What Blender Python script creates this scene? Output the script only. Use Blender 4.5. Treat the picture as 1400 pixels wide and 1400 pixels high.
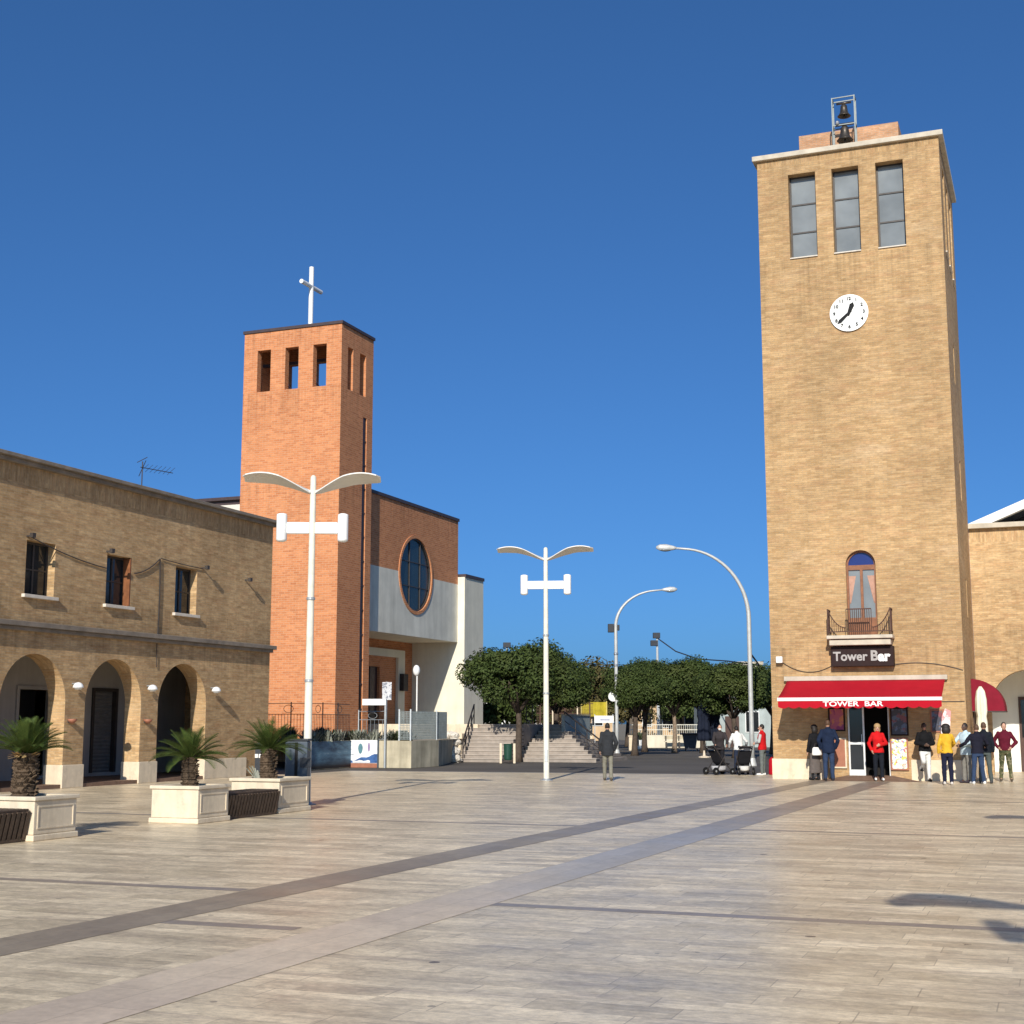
import bpy, bmesh, math, random
from mathutils import Vector, Matrix, noise
from mathutils.geometry import tessellate_polygon
R = math.radians
random.seed(7)
scene = bpy.context.scene
for o in list(bpy.data.objects): bpy.data.objects.remove(o)
COL = scene.collection

# ------------------------------------------------------------------ camera, sky, sun, exposure
cam = bpy.data.objects.new('camera', bpy.data.cameras.new('camera')); COL.objects.link(cam)
cam.location = (0, 0, 1.68); cam.rotation_euler = (R(90 + 8.65), 0, 0)
cam.data.sensor_width = 36; cam.data.lens = 36 * 1901.4 / 1400
cam.data.clip_start = 0.1; cam.data.clip_end = 6000
scene.camera = cam
SUN_EL, SUN_AZ = 28.0, 10.0          # elevation; shadows fall this far right of the view direction
world = bpy.data.worlds.new('World'); scene.world = world; world.use_nodes = True
wn = world.node_tree.nodes; wl = world.node_tree.links
bg = wn['Background']; sky = wn.new('ShaderNodeTexSky'); sky.sky_type = 'NISHITA'; sky.sun_disc = False
sky.sun_elevation = R(SUN_EL); sky.sun_rotation = R(180 + SUN_AZ)
sky.air_density = 0.6; sky.dust_density = 1.5; sky.ozone_density = 6.0; sky.altitude = 0
tn = wn.new('ShaderNodeVectorMath'); tn.operation = 'MULTIPLY'; tn.inputs[1].default_value = (.0667, .1012, .1185)
gm = wn.new('ShaderNodeGamma'); gm.inputs[1].default_value = .8                       # softer fall-off from horizon to zenith
t2 = wn.new('ShaderNodeVectorMath'); t2.operation = 'MULTIPLY'; t2.inputs[1].default_value = (5.3, 7.1, 8.8)
wl.new(sky.outputs[0], tn.inputs[0]); wl.new(tn.outputs[0], gm.inputs[0]); wl.new(gm.outputs[0], t2.inputs[0])
wl.new(t2.outputs[0], bg.inputs[0]); bg.inputs[1].default_value = 0.1
sun = bpy.data.objects.new('sun', bpy.data.lights.new('sun', 'SUN')); COL.objects.link(sun)
sun.data.energy = 5.0; sun.data.angle = R(0.5); sun.data.color = (1.0, 0.93, 0.82)
_t = Vector((math.sin(R(SUN_AZ)) * math.cos(R(SUN_EL)), math.cos(R(SUN_AZ)) * math.cos(R(SUN_EL)), -math.sin(R(SUN_EL))))
sun.rotation_euler = _t.to_track_quat('-Z', 'Y').to_euler()
scene.view_settings.view_transform = 'Standard'; scene.view_settings.look = 'None'
scene.view_settings.exposure = 0.05; scene.view_settings.gamma = 1.0

# ------------------------------------------------------------------ the square's grid
GA = R(21.3)
VX = Vector((math.cos(GA), -math.sin(GA), 0)); UX = Vector((math.sin(GA), math.cos(GA), 0))
def G(v, u, z=0): return VX * v + UX * u + Vector((0, 0, z))

# ------------------------------------------------------------------ helpers
def link(o): COL.objects.link(o); return o
def thing(name, label, cat, loc=(0, 0, 0), rotz=0, group=None):
    o = link(bpy.data.objects.new(name, None)); o.location = loc; o.rotation_euler = (0, 0, rotz)
    o.empty_display_size = 0.2
    return tag(o, label, cat, group)
def tag(o, label, cat, group=None):
    o['label'] = label; o['category'] = cat
    if group: o['group'] = group
    return o
def dup(root, loc, rotz, label, group=None, scale=None):
    r = root.copy(); COL.objects.link(r); r.location = loc; r.rotation_euler = (0, 0, rotz); r['label'] = label
    if group: r['group'] = group
    if scale: r.scale = scale
    for ch in list(root.children):
        c = ch.copy(); COL.objects.link(c); c.parent = r
        for g in list(ch.children):
            d = g.copy(); COL.objects.link(d); d.parent = c
    return r

class MB:
    def __init__(s): s.v = []; s.f = []; s.m = []; s.mi = 0
    def add(s, vs, fs):
        b = len(s.v); s.v += [tuple(p) for p in vs]
        for f in fs: s.f.append(tuple(i + b for i in f)); s.m.append(s.mi)
        return s
    def box(s, x0, x1, y0, y1, z0, z1):
        return s.add([(x0,y0,z0),(x1,y0,z0),(x1,y1,z0),(x0,y1,z0),(x0,y0,z1),(x1,y0,z1),(x1,y1,z1),(x0,y1,z1)],
                     [(0,3,2,1),(4,5,6,7),(0,1,5,4),(1,2,6,5),(2,3,7,6),(3,0,4,7)])
    def bar(s, p, q, w, h=None):
        """square bar from p to q"""
        h = h or w; p = Vector(p); q = Vector(q); d = (q - p).normalized()
        a = d.cross(Vector((0,0,1)))
        if a.length < 1e-3: a = Vector((1,0,0))
        a.normalize(); b = d.cross(a).normalized(); a *= w/2; b *= h/2
        vs = [p-a-b,p+a-b,p+a+b,p-a+b,q-a-b,q+a-b,q+a+b,q-a+b]
        return s.add(vs, [(0,3,2,1),(4,5,6,7),(0,1,5,4),(1,2,6,5),(2,3,7,6),(3,0,4,7)])
    def tube(s, pts, r, n=8):
        pts = [Vector(p) for p in pts]; k = len(pts)
        rs = r if isinstance(r, (list, tuple)) else [r] * k
        vs = []; fs = []; ref = None
        for i, p in enumerate(pts):
            d = (pts[min(i+1,k-1)] - pts[max(i-1,0)]).normalized()
            if ref is None:
                ref = Vector((1,0,0)) if abs(d.x) < 0.9 else Vector((0,1,0))
            a = (ref - d * ref.dot(d)).normalized(); b = d.cross(a); ref = a
            for j in range(n):
                t = 2*math.pi*j/n; vs.append(p + (a*math.cos(t) + b*math.sin(t)) * rs[i])
        for i in range(k-1):
            for j in range(n):
                fs.append((i*n+j, i*n+(j+1)%n, (i+1)*n+(j+1)%n, (i+1)*n+j))
        fs.append(tuple(reversed(range(n)))); fs.append(tuple((k-1)*n+j for j in range(n)))
        return s.add(vs, fs)
    def lathe(s, prof, c=(0,0,0), n=20):
        c = Vector(c); vs = []; fs = []; k = len(prof)
        for r, z in prof:
            for j in range(n):
                t = 2*math.pi*j/n; vs.append(c + Vector((r*math.cos(t), r*math.sin(t), z)))
        for i in range(k-1):
            for j in range(n): fs.append((i*n+j, i*n+(j+1)%n, (i+1)*n+(j+1)%n, (i+1)*n+j))
        fs.append(tuple(reversed(range(n)))); fs.append(tuple((k-1)*n+j for j in range(n)))
        return s.add(vs, fs)
    def loft(s, rings, n=20):
        """rings: (x,y,z,rx,ry)"""
        vs = []; fs = []; k = len(rings)
        for (x,y,z,rx,ry) in rings:
            for j in range(n):
                t = 2*math.pi*j/n; vs.append((x+rx*math.cos(t), y+ry*math.sin(t), z))
        for i in range(k-1):
            for j in range(n): fs.append((i*n+j, i*n+(j+1)%n, (i+1)*n+(j+1)%n, (i+1)*n+j))
        fs.append(tuple(reversed(range(n)))); fs.append(tuple((k-1)*n+j for j in range(n)))
        return s.add(vs, fs)
    def ell(s, c, rx, ry, rz, nu=14, nv=9, z0=-1.0, z1=1.0):
        c = Vector(c); rings = []
        a0 = math.asin(max(-1,z0)); a1 = math.asin(min(1,z1))
        for i in range(nv):
            a = a0 + (a1-a0)*i/(nv-1); q = max(math.cos(a), 0.02)
            rings.append((c.x, c.y, c.z + rz*math.sin(a), rx*q, ry*q))
        return s.loft(rings, nu)
    def cap(s, p, q, r0, r1, n=10):
        """round ended tapered limb"""
        p = Vector(p); q = Vector(q); d = q - p; L = d.length or 1e-5; d = d / L
        pts = []; rs = []
        for t in (80, 50, 20): pts.append(p - d*r0*math.sin(R(t))); rs.append(r0*math.cos(R(t)))
        for t in (0.0, 0.5, 1.0): pts.append(p + d*L*t); rs.append(r0 + (r1-r0)*t)
        for t in (20, 50, 80): pts.append(q + d*r1*math.sin(R(t))); rs.append(r1*math.cos(R(t)))
        return s.tube(pts, rs, n)
    def slab(s, loops, org, ex, ez, nrm, t):
        """flat wall with holes: loops[0] outline, others holes, 2D (a,b); thickness t along nrm (front face at org)"""
        org = Vector(org); ex = Vector(ex); ez = Vector(ez); nrm = Vector(nrm)
        flat = [p for l in loops for p in l]
        tris = tessellate_polygon([[Vector((p[0], p[1], 0)) for p in l] for l in loops])
        fr = [org + ex*a + ez*b for a, b in flat]; n = len(fr)
        bk = [p + nrm*t for p in fr]
        fs = []
        want = -nrm
        for i, j, k in tris:
            nn = (fr[j]-fr[i]).cross(fr[k]-fr[i])
            if nn.length < 1e-9: continue
            if nn.dot(want) < 0: j, k = k, j
            fs.append((i, j, k)); fs.append((n+i, n+k, n+j))
        b = 0
        for li, l in enumerate(loops):
            m = len(l)
            area = sum(l[i][0]*l[(i+1)%m][1] - l[(i+1)%m][0]*l[i][1] for i in range(m))
            flip = (area > 0) ^ (li > 0) ^ (ex.cross(ez).dot(nrm) > 0)
            for i in range(m):
                p, q = b+i, b+(i+1)%m
                fs.append((p, p+n, q+n, q) if flip else (p, q, q+n, p+n))
            b += m
        return s.add(fr+bk, fs)
    def build(s, name, mat, parent=None, smooth=False, bevel=0, seg=2):
        me = bpy.data.meshes.new(name); me.from_pydata(s.v, [], s.f)
        for m in (mat if isinstance(mat, (list, tuple)) else [mat]): me.materials.append(m)
        if any(s.m): me.polygons.foreach_set('material_index', s.m)
        boxuv(me)
        if smooth: me.polygons.foreach_set('use_smooth', [True]*len(me.polygons))
        me.update(); me.validate()
        o = link(bpy.data.objects.new(name, me))
        if parent: o.parent = parent
        if bevel:
            b = o.modifiers.new('bevel', 'BEVEL'); b.width = bevel; b.segments = seg; b.limit_method = 'ANGLE'; b.angle_limit = R(40)
        return o

def boxuv(me):
    uv = me.uv_layers.new(name='UVMap'); co = me.vertices
    buf = [0.0] * (2*len(me.loops))
    for p in me.polygons:
        n = p.normal; ax, ay, az = abs(n.x), abs(n.y), abs(n.z)
        for li in p.loop_indices:
            c = co[me.loops[li].vertex_index].co
            if az > ax and az > ay: a, b = c.x, c.y
            elif ax > ay: a, b = c.y, c.z
            else: a, b = c.x, c.z
            buf[2*li] = a; buf[2*li+1] = b
    uv.data.foreach_set('uv', buf)

def rect(x0, x1, z0, z1): return [(x0,z0),(x1,z0),(x1,z1),(x0,z1)]
def archloop(x0, x1, z0, zs, n=16):
    c = (x0+x1)/2; r = (x1-x0)/2
    return [(x0,z0),(x1,z0)] + [(c+r*math.cos(math.pi*i/n), zs+r*math.sin(math.pi*i/n)) for i in range(n+1)]
def circ(cx, cz, r, n=48): return [(cx+r*math.cos(2*math.pi*i/n), cz+r*math.sin(2*math.pi*i/n)) for i in range(n)]
def structure(o): o['kind'] = 'structure'; return o

# ------------------------------------------------------------------ materials
class NT:
    def __init__(s, name):
        s.m = bpy.data.materials.new(name); s.m.use_nodes = True; s.t = s.m.node_tree; s.n = s.t.nodes; s.l = s.t.links
        s.p = s.n['Principled BSDF']
    def node(s, t, **k):
        n = s.n.new('ShaderNode'+t)
        for a, b in k.items(): setattr(n, a, b)
        return n
    def put(s, sock, val):
        if hasattr(val, 'is_linked') or isinstance(val, bpy.types.NodeSocket): s.l.new(val, sock)
        else: sock.default_value = val
    def obj(s): return s.node('TexCoord').outputs['Object']
    def uv(s): return s.node('TexCoord').outputs['UV']
    def map(s, vec, scale=(1,1,1), loc=(0,0,0), rot=(0,0,0)):
        n = s.node('Mapping'); s.l.new(vec, n.inputs[0]); n.inputs[1].default_value = loc; n.inputs[2].default_value = rot; n.inputs[3].default_value = scale
        return n.outputs[0]
    def noise(s, vec, scale, detail=4, rough=.55, out='Fac'):
        n = s.node('TexNoise'); s.l.new(vec, n.inputs['Vector']); n.inputs['Scale'].default_value = scale
        n.inputs['Detail'].default_value = detail; n.inputs['Roughness'].default_value = rough
        return n.outputs[out]
    def ramp(s, fac, a, b, lo=0.0, hi=1.0):
        n = s.node('MapRange'); s.put(n.inputs[0], fac)
        for i, q in enumerate((a, b, lo, hi)): n.inputs[1+i].default_value = q
        return n.outputs[0]
    def math(s, op, a, b=0.0):
        n = s.node('Math', operation=op); s.put(n.inputs[0], a); s.put(n.inputs[1], b); return n.outputs[0]
    def mix(s, fac, a, b, mode='MIX'):
        n = s.node('Mix', data_type='RGBA', blend_type=mode); s.put(n.inputs[0], fac)
        for i, q in ((6, a), (7, b)):
            if isinstance(q, (tuple, list)): n.inputs[i].default_value = (*q[:3], 1)
            else: s.l.new(q, n.inputs[i])
        return n.outputs[2]
    def grey(s, v):
        n = s.node('CombineColor'); 
        for i in range(3): s.l.new(v, n.inputs[i])
        return n.outputs[0]
    def bump(s, h, strength=.3, dist=.01):
        n = s.node('Bump'); n.inputs['Strength'].default_value = strength; n.inputs['Distance'].default_value = dist
        s.l.new(h, n.inputs['Height']); s.l.new(n.outputs[0], s.p.inputs['Normal'])
    def done(s, col, rough=.7, spec=.4, metal=0.0):
        if isinstance(col, (tuple, list)): s.p.inputs['Base Color'].default_value = (*col[:3], 1)
        else: s.l.new(col, s.p.inputs['Base Color'])
        s.put(s.p.inputs['Roughness'], rough); s.p.inputs['Specular IOR Level'].default_value = spec; s.p.inputs['Metallic'].default_value = metal
        return s.m

def plain(name, col, rough=.6, spec=.4, metal=0.0, var=.18, scale=6.0, bump=0.0):
    k = NT(name); o = k.obj()
    f = k.ramp(k.noise(o, scale, 5), .25, .75, 1-var, 1+var)
    c = k.mix(1.0, col, k.grey(f), 'MULTIPLY')
    if bump: k.bump(k.noise(o, scale*4, 6), bump, .02)
    r = k.ramp(k.noise(o, scale*.7, 3), .2, .8, max(0.02, rough-.08), min(1, rough+.08))
    return k.done(c, r, spec, metal)

def brick_mat(name, c1, c2, c3, mortar, bw, bh, ms, streak=.35, soldier=(), patch=.2, pale=None, stains=()):
    k = NT(name); uv = k.uv(); o = k.obj()
    sep = k.node('SeparateXYZ'); k.l.new(uv, sep.inputs[0])
    vec = uv; mask = None
    for z0, z1 in soldier:
        a = k.math('GREATER_THAN', sep.outputs[1], z0); b = k.math('LESS_THAN', sep.outputs[1], z1); q = k.math('MULTIPLY', a, b)
        mask = q if mask is None else k.math('MAXIMUM', mask, q)
    if mask is not None:
        cmb = k.node('CombineXYZ'); k.l.new(sep.outputs[1], cmb.inputs[0]); k.l.new(sep.outputs[0], cmb.inputs[1])
        mv = k.node('Mix', data_type='VECTOR'); k.l.new(mask, mv.inputs[0]); k.l.new(uv, mv.inputs[4]); k.l.new(cmb.outputs[0], mv.inputs[5])
        vec = mv.outputs[1]
    b = k.node('TexBrick'); k.l.new(vec, b.inputs['Vector']); b.inputs['Scale'].default_value = 1
    b.inputs['Brick Width'].default_value = bw; b.inputs['Row Height'].default_value = bh; b.inputs['Mortar Size'].default_value = ms
    b.inputs['Mortar Smooth'].default_value = .3; b.inputs['Bias'].default_value = 0
    b.inputs['Color1'].default_value = (*c1, 1); b.inputs['Color2'].default_value = (*c2, 1); b.inputs['Mortar'].default_value = (*mortar, 1)
    # courses of differing tone, weathering patches
    st = k.noise(k.map(vec, (1.9, 7.5, 1)), 1.0, 8, .75)
    fine = k.noise(k.map(vec, (7, 15, 1)), 1.0, 5, .75)
    pt = k.noise(o, .35, 6, .6)
    f = k.math('MULTIPLY', k.ramp(st, .3, .72, 1-streak, 1+streak*.55), k.ramp(fine, .28, .75, 1-streak*.7, 1+streak*.5))
    f = k.math('MULTIPLY', f, k.ramp(pt, .3, .7, 1-patch, 1+patch*.6))
    c = k.mix(k.ramp(k.noise(k.map(vec, (1.1, 4, 1)), 1.3, 4), .5, .75, 0, .75), b.outputs['Color'], c3)
    if pale:
        c = k.mix(k.ramp(k.noise(k.map(o, (.5,.5,1.4)), .9, 8, .7), .55, .75, 0, .55), c, pale)
    run = k.noise(k.map(o, (2.6,2.6,.22)), 1.0, 6, .7); blot = k.noise(o, 1.4, 7, .72)
    f = k.math('MULTIPLY', f, k.ramp(run, .52, .78, 1.0, 1-streak*.55)); f = k.math('MULTIPLY', f, k.ramp(blot, .54, .74, 1.0, 1-streak*.6))
    for z0, z1 in stains:      # dirt washed down the wall from copings and sills
        rn = k.ramp(k.noise(k.map(o, (4.5,4.5,.16), (z0,0,0)), 1.0, 6, .7), .46, .66)
        zm = k.math('MULTIPLY', k.ramp(sep.outputs[1], z0, z1), k.math('LESS_THAN', sep.outputs[1], z1+.01))
        f = k.math('MULTIPLY', f, k.math('SUBTRACT', 1.0, k.math('MULTIPLY', k.math('MULTIPLY', rn, zm), .30)))
    c = k.mix(1.0, c, k.grey(f), 'MULTIPLY')
    h = k.math('ADD', k.math('MULTIPLY', b.outputs['Fac'], -1.0), k.math('MULTIPLY', fine, .5))
    k.bump(h, .5, .012)
    return k.done(c, .85, .25)

M = {}
M['tan_brick'] = brick_mat('tan_brick', (.66,.445,.23), (.50,.315,.15), (.50,.29,.145), (.50,.38,.245), .26, .068, .006, .34,
                           ((19.78,20.05),(7.8,8.3)), .26, pale=(.70,.53,.33), stains=((7.0,8.3),(3.9,4.96),(2.6,4.05)))
M['tower_brick'] = brick_mat('tower_brick', (.575,.375,.185), (.45,.275,.125), (.465,.265,.135), (.45,.335,.205), .26, .068, .006, .30, ((19.78,20.05),), .24, pale=(.64,.475,.295), stains=((18.6,20.0),(13.6,16.55),(1.5,4.0)))
M['red_brick'] = brick_mat('red_brick', (.68,.275,.115), (.53,.19,.075), (.66,.30,.14), (.62,.36,.22), .30, .10, .010, .16, (), .10, stains=((17.5,19.9),(14.8,17.0),(10.8,12.6)))
M['old_brick'] = brick_mat('old_brick', (.62,.33,.18), (.52,.27,.14), (.66,.44,.28), (.5,.4,.3), .26, .068, .006, .35, (), .2, pale=(.7,.52,.35))
def weathered(name, col):
    k = NT(name); o = k.obj()
    f = k.math('MULTIPLY', k.ramp(k.noise(k.map(o, (3,3,.7)), 1.0, 6, .7), .45, .8, 1.0, .74), k.ramp(k.noise(o, 5, 7, .7), .3, .7, .88, 1.08))
    c = k.mix(1.0, col, k.grey(f), 'MULTIPLY')
    c = k.mix(k.ramp(k.noise(o, 2.6, 8, .75), .58, .74, 0, .45), c, (.30,.22,.14))
    k.bump(k.noise(o, 22, 7, .7), .25, .012)
    return k.done(c, .7, .25)
M['cream_stone'] = weathered('cream_stone', (.72,.61,.45))
M['travertine'] = plain('travertine', (.66,.56,.43), .5, .35, var=.12, scale=4, bump=.12)
M['cornice_stone'] = plain('cornice_stone', (.50,.44,.35), .75, .3, var=.2, scale=3, bump=.2)
M['old_cornice'] = plain('old_cornice', (.22,.185,.15), .8, .3, var=.3, scale=2.5, bump=.25)
M['sill_stone'] = plain('sill_stone', (.62,.56,.48), .7, .3, var=.12)
def plaster(name, col, var=.1):
    k = NT(name); o = k.obj()
    run = k.noise(k.map(o, (1.6,1.6,.12)), 1.0, 6, .65); spot = k.noise(o, 1.1, 7, .6)
    f = k.math('MULTIPLY', k.ramp(run, .35, .75, 1+var*.3, 1-var*1.8), k.ramp(spot, .3, .7, 1-var*1.2, 1+var*.4))
    k.bump(k.noise(o, 30, 6), .15, .01)
    return k.done(k.mix(1.0, col, k.grey(f), 'MULTIPLY'), .85, .25)
M['white_plaster'] = plaster('white_plaster', (.74,.70,.60))
M['grey_plaster'] = plaster('grey_plaster', (.76,.73,.62), .12)
M['rear_plaster'] = plaster('rear_plaster', (.80,.75,.60), .09)
M['porch_plaster'] = plaster('porch_plaster', (.80,.74,.58), .06)
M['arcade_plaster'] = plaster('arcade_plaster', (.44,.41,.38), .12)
M['white_wall'] = plaster('white_wall', (.80,.78,.72), .06)
M['concrete'] = plaster('concrete', (.60,.53,.38), .3)
M['teal_wall'] = plaster('teal_wall', (.40,.45,.43), .15)
M['tan_wall'] = plaster('tan_wall', (.62,.44,.26), .12)
M['cream_wall'] = plaster('cream_wall', (.72,.66,.52), .12)
M['cap_metal'] = plain('cap_metal', (.06,.04,.04), .5, .4)
M['dark_frame'] = plain('dark_frame', (.05,.042,.038), .5, .4)
M['brown_wood'] = plain('brown_wood', (.22,.085,.035), .5, .4, var=.3, scale=8)
M['dark_wood'] = plain('dark_wood', (.075,.05,.035), .6, .35, var=.4, scale=12, bump=.2)
M['door_wood'] = plain('door_wood', (.07,.035,.025), .5, .4, var=.2)
M['shutter_grey'] = plain('shutter_grey', (.22,.21,.2), .5, .5, .3, var=.15)
M['black'] = plain('black', (.012,.012,.013), .7, .2)
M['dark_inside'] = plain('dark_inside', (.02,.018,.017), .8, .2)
M['white_paint'] = plain('white_paint', (.78,.78,.75), .35, .5, var=.05, scale=3)
M['lamp_white'] = plain('lamp_white', (.80,.80,.78), .3, .5, var=.04, scale=3)
M['wing_white'] = plain('wing_white', (.72,.70,.65), .45, .4, var=.06, scale=2)

M['grey_metal'] = plain('grey_metal', (.42,.44,.45), .45, .5, .5, var=.12)
M['pole_grey'] = plain('pole_grey', (.50,.51,.50), .5, .4, .2, var=.12)
M['fence_grey'] = plain('fence_grey', (.20,.225,.22), .5, .35, .3, var=.15)
M['steel'] = plain('steel', (.55,.56,.58), .35, .5, .8, var=.1)
M['bronze'] = plain('bronze', (.10,.085,.07), .4, .5, .7, var=.3)
M['iron'] = plain('iron', (.05,.042,.04), .55, .4, .3, var=.3)
M['rust_iron'] = plain('rust_iron', (.085,.045,.034), .7, .3, .2, var=.3)
M['alu'] = plain('alu', (.72,.72,.70), .4, .5, .2, var=.06)
M['red_fabric'] = plain('red_fabric', (.40,.007,.018), .85, .15, var=.08, scale=3)
M['burgundy'] = plain('burgundy', (.20,.012,.026), .85, .15, var=.12, scale=4)
M['cream_fabric'] = plain('cream_fabric', (.74,.69,.52), .85, .15, var=.08)
M['white_letter'] = plain('white_letter', (.78,.76,.72), .5, .4, var=.04)
M['sign_brown'] = plain('sign_brown', (.022,.009,.008), .6, .2, var=.2)  # brown deepened to put the balcony's shade on the sign into its colour
M['letter_grey'] = plain('letter_grey', (.34,.32,.30), .5, .4)
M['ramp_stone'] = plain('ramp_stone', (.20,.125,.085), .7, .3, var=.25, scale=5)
M['curtain'] = plain('curtain', (.46,.27,.20), .9, .1)
M['cabinet_blue'] = plain('cabinet_blue', (.055,.075,.10), .5, .4, var=.15)
M['cabinet_dark'] = plain('cabinet_dark', (.022,.026,.034), .45, .4)
M['green_bin'] = plain('green_bin', (.012,.055,.035), .5, .4, var=.2)
M['pole_cream'] = weathered('pole_cream', (.72,.69,.58))
M['soil'] = plain('soil', (.10,.075,.05), .95, .1, var=.4, scale=14, bump=.5)
M['rock'] = plain('rock', (.62,.57,.49), .85, .25, var=.25, scale=5, bump=.4)
M['bark'] = plain('bark', (.085,.065,.05), .9, .15, var=.4, scale=9, bump=.6)
M['pale_bark'] = plain('pale_bark', (.24,.18,.13), .9, .15, var=.35, scale=9, bump=.5)
M['palm_bark'] = plain('palm_bark', (.115,.08,.052), .95, .15, var=.5, scale=22, bump=.9)
M['dry_leaf'] = plain('dry_leaf', (.50,.34,.15), .8, .2, var=.3)
M['navy_fabric'] = plain('navy_fabric', (.012,.016,.030), .85, .15, var=.2)
M['yellow_net'] = plain('yellow_net', (.42,.34,.03), .8, .2, var=.3, scale=3)
M['banner_white'] = plain('banner_white', (.78,.78,.76), .6, .3)
M['roof_tile'] = plain('roof_tile', (.34,.17,.10), .85, .2, var=.3)
M['mural_blue'] = None

def glass(name, col, rough=.08, spec=.6):
    k = NT(name); o = k.obj()
    f = k.ramp(k.noise(o, .8, 3), .3, .7, .75, 1.2)
    return k.done(k.mix(1.0, col, k.grey(f), 'MULTIPLY'), rough, spec)
M['tower_glass'] = glass('tower_glass', (.20,.215,.22), .12, .5)
M['dark_glass'] = glass('dark_glass', (.022,.024,.026), .08, .5)
M['church_glass'] = glass('church_glass', (.018,.03,.035), .25, .35)
M['slit_glass'] = glass('slit_glass', (.014,.015,.02), .3, .3)
M['blue_glass'] = glass('blue_glass', (.015,.025,.13), .2, .5)

def leafmat(name, a, b, c):
    k = NT(name)
    g = k.node('NewGeometry')
    r = g.outputs['Random Per Island']; big = k.noise(k.obj(), .9, 3)
    col = k.mix(r, a, b); col = k.mix(k.ramp(big, .45, .7, 0, .6), col, c)
    return k.done(col, .62, .14)
M['ficus_leaf'] = leafmat('ficus_leaf', (.030,.048,.013), (.062,.086,.022), (.070,.082,.024))
M['brown_leaf'] = leafmat('brown_leaf', (.06,.055,.02), (.12,.10,.04), (.10,.085,.035))
M['cycad_leaf'] = leafmat('cycad_leaf', (.028,.055,.012), (.085,.115,.025), (.10,.12,.03))
M['shrub_leaf'] = leafmat('shrub_leaf', (.03,.05,.02), (.09,.11,.06), (.12,.13,.08))
M['agave_leaf'] = leafmat('agave_leaf', (.10,.12,.09), (.32,.32,.26), (.40,.38,.32))

def cloth(col, var=.15):
    nm = 'cloth_%02x%02x%02x' % tuple(int(min(1, q)*255) for q in col)
    if nm not in M: M[nm] = plain(nm, col, .9, .12, var=var, scale=9, bump=.15)
    return M[nm]
def camo():
    k = NT('camouflage'); o = k.obj(); n1 = k.noise(o, 9, 3); n2 = k.noise(k.map(o, loc=(5,3,1)), 12, 3)
    c = k.mix(k.ramp(n1, .48, .52), (.10,.10,.05), (.05,.06,.03)); c = k.mix(k.ramp(n2, .56, .6), c, (.22,.19,.12))
    return k.done(c, .9, .1)
M['camo'] = camo()

# --- paving: long travertine slabs laid across the square, worn to a low polish
def paving():
    k = NT('travertine_paving'); uv = k.uv(); o = k.obj()
    def bricks(w, h, off, c1, c2, mort, ms, loc=(0,0,0)):
        b = k.node('TexBrick'); k.l.new(k.map(uv, loc=loc), b.inputs['Vector']); b.offset = off; b.offset_frequency = 3; b.squash = 1.3; b.squash_frequency = 2
        for nme, val in (('Scale',1),('Brick Width',w),('Row Height',h),('Mortar Size',ms),('Mortar Smooth',.6),('Bias',0.0)): b.inputs[nme].default_value = val
        b.inputs['Color1'].default_value = (*c1,1); b.inputs['Color2'].default_value = (*c2,1); b.inputs['Mortar'].default_value = (*mort,1)
        return b
    b = bricks(.92, .30, .37, (.90,.745,.515), (.67,.55,.375), (.49,.40,.28), .006)
    b2 = bricks(.61, .15, .61, (1.12,1.11,1.09), (.84,.83,.82), (1,1,1), 0.0, (.4,.15,0))
    vein = k.noise(k.map(uv, (3.0,6.0,1)), 1.0, 9, .78); vein2 = k.noise(k.map(uv, (11,20,1)), 1.0, 6, .78)
    pits = k.noise(k.map(o, (1,1.8,1)), 9, 9, .8)
    patch = k.noise(o, .16, 6, .6); patch2 = k.noise(o, .9, 7, .7)
    f = k.math('MULTIPLY', k.ramp(vein, .34, .66, .80, 1.14), k.ramp(vein2, .34, .66, .82, 1.13))
    f = k.math('MULTIPLY', f, k.ramp(pits, .32, .68, .70, 1.22))
    f = k.math('MULTIPLY', f, k.ramp(patch, .3, .7, .90, 1.07)); f = k.math('MULTIPLY', f, k.ramp(patch2, .3, .7, .80, 1.12))
    c = k.mix(1.0, b.outputs['Color'], b2.outputs['Color'], 'MULTIPLY')
    c = k.mix(k.ramp(k.noise(k.map(uv, (.8,4,1), (3,9,0)), 1.0, 5, .6), .52, .72, 0, .6), c, (.42,.33,.25))
    c = k.mix(1.0, c, k.grey(f), 'MULTIPLY')
    # gum spots, chips and small stains
    for sc_, th, dark, al, loc in ((.8,.034,(.06,.05,.045),.8,(0,0,0)),(1.7,.045,(.13,.11,.09),.6,(7,2,0)),(.45,.022,(.05,.04,.035),.85,(3,1,0)),(1.1,.03,(.09,.075,.06),.7,(5,8,0))):
        v = k.node('TexVoronoi'); k.l.new(k.map(o, (sc_,sc_,sc_), loc), v.inputs['Vector']); v.inputs['Scale'].default_value = 1.0
        sp_ = k.math('LESS_THAN', k.math('ADD', v.outputs['Distance'], k.ramp(k.noise(o, 14, 3), 0, 1, -.02, .02)), th)
        c = k.mix(k.math('MULTIPLY', sp_, al), c, dark)
    rg = k.math('ADD', k.ramp(patch2, .3, .7, .29, .42), k.ramp(pits, .3, .7, .05, -.05))
    k.bump(k.math('ADD', k.math('MULTIPLY', b.outputs['Fac'], -.5), k.math('MULTIPLY', pits, .3)), .16, .003)
    return k.done(c, rg, .20)
M['paving'] = paving()
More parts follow.
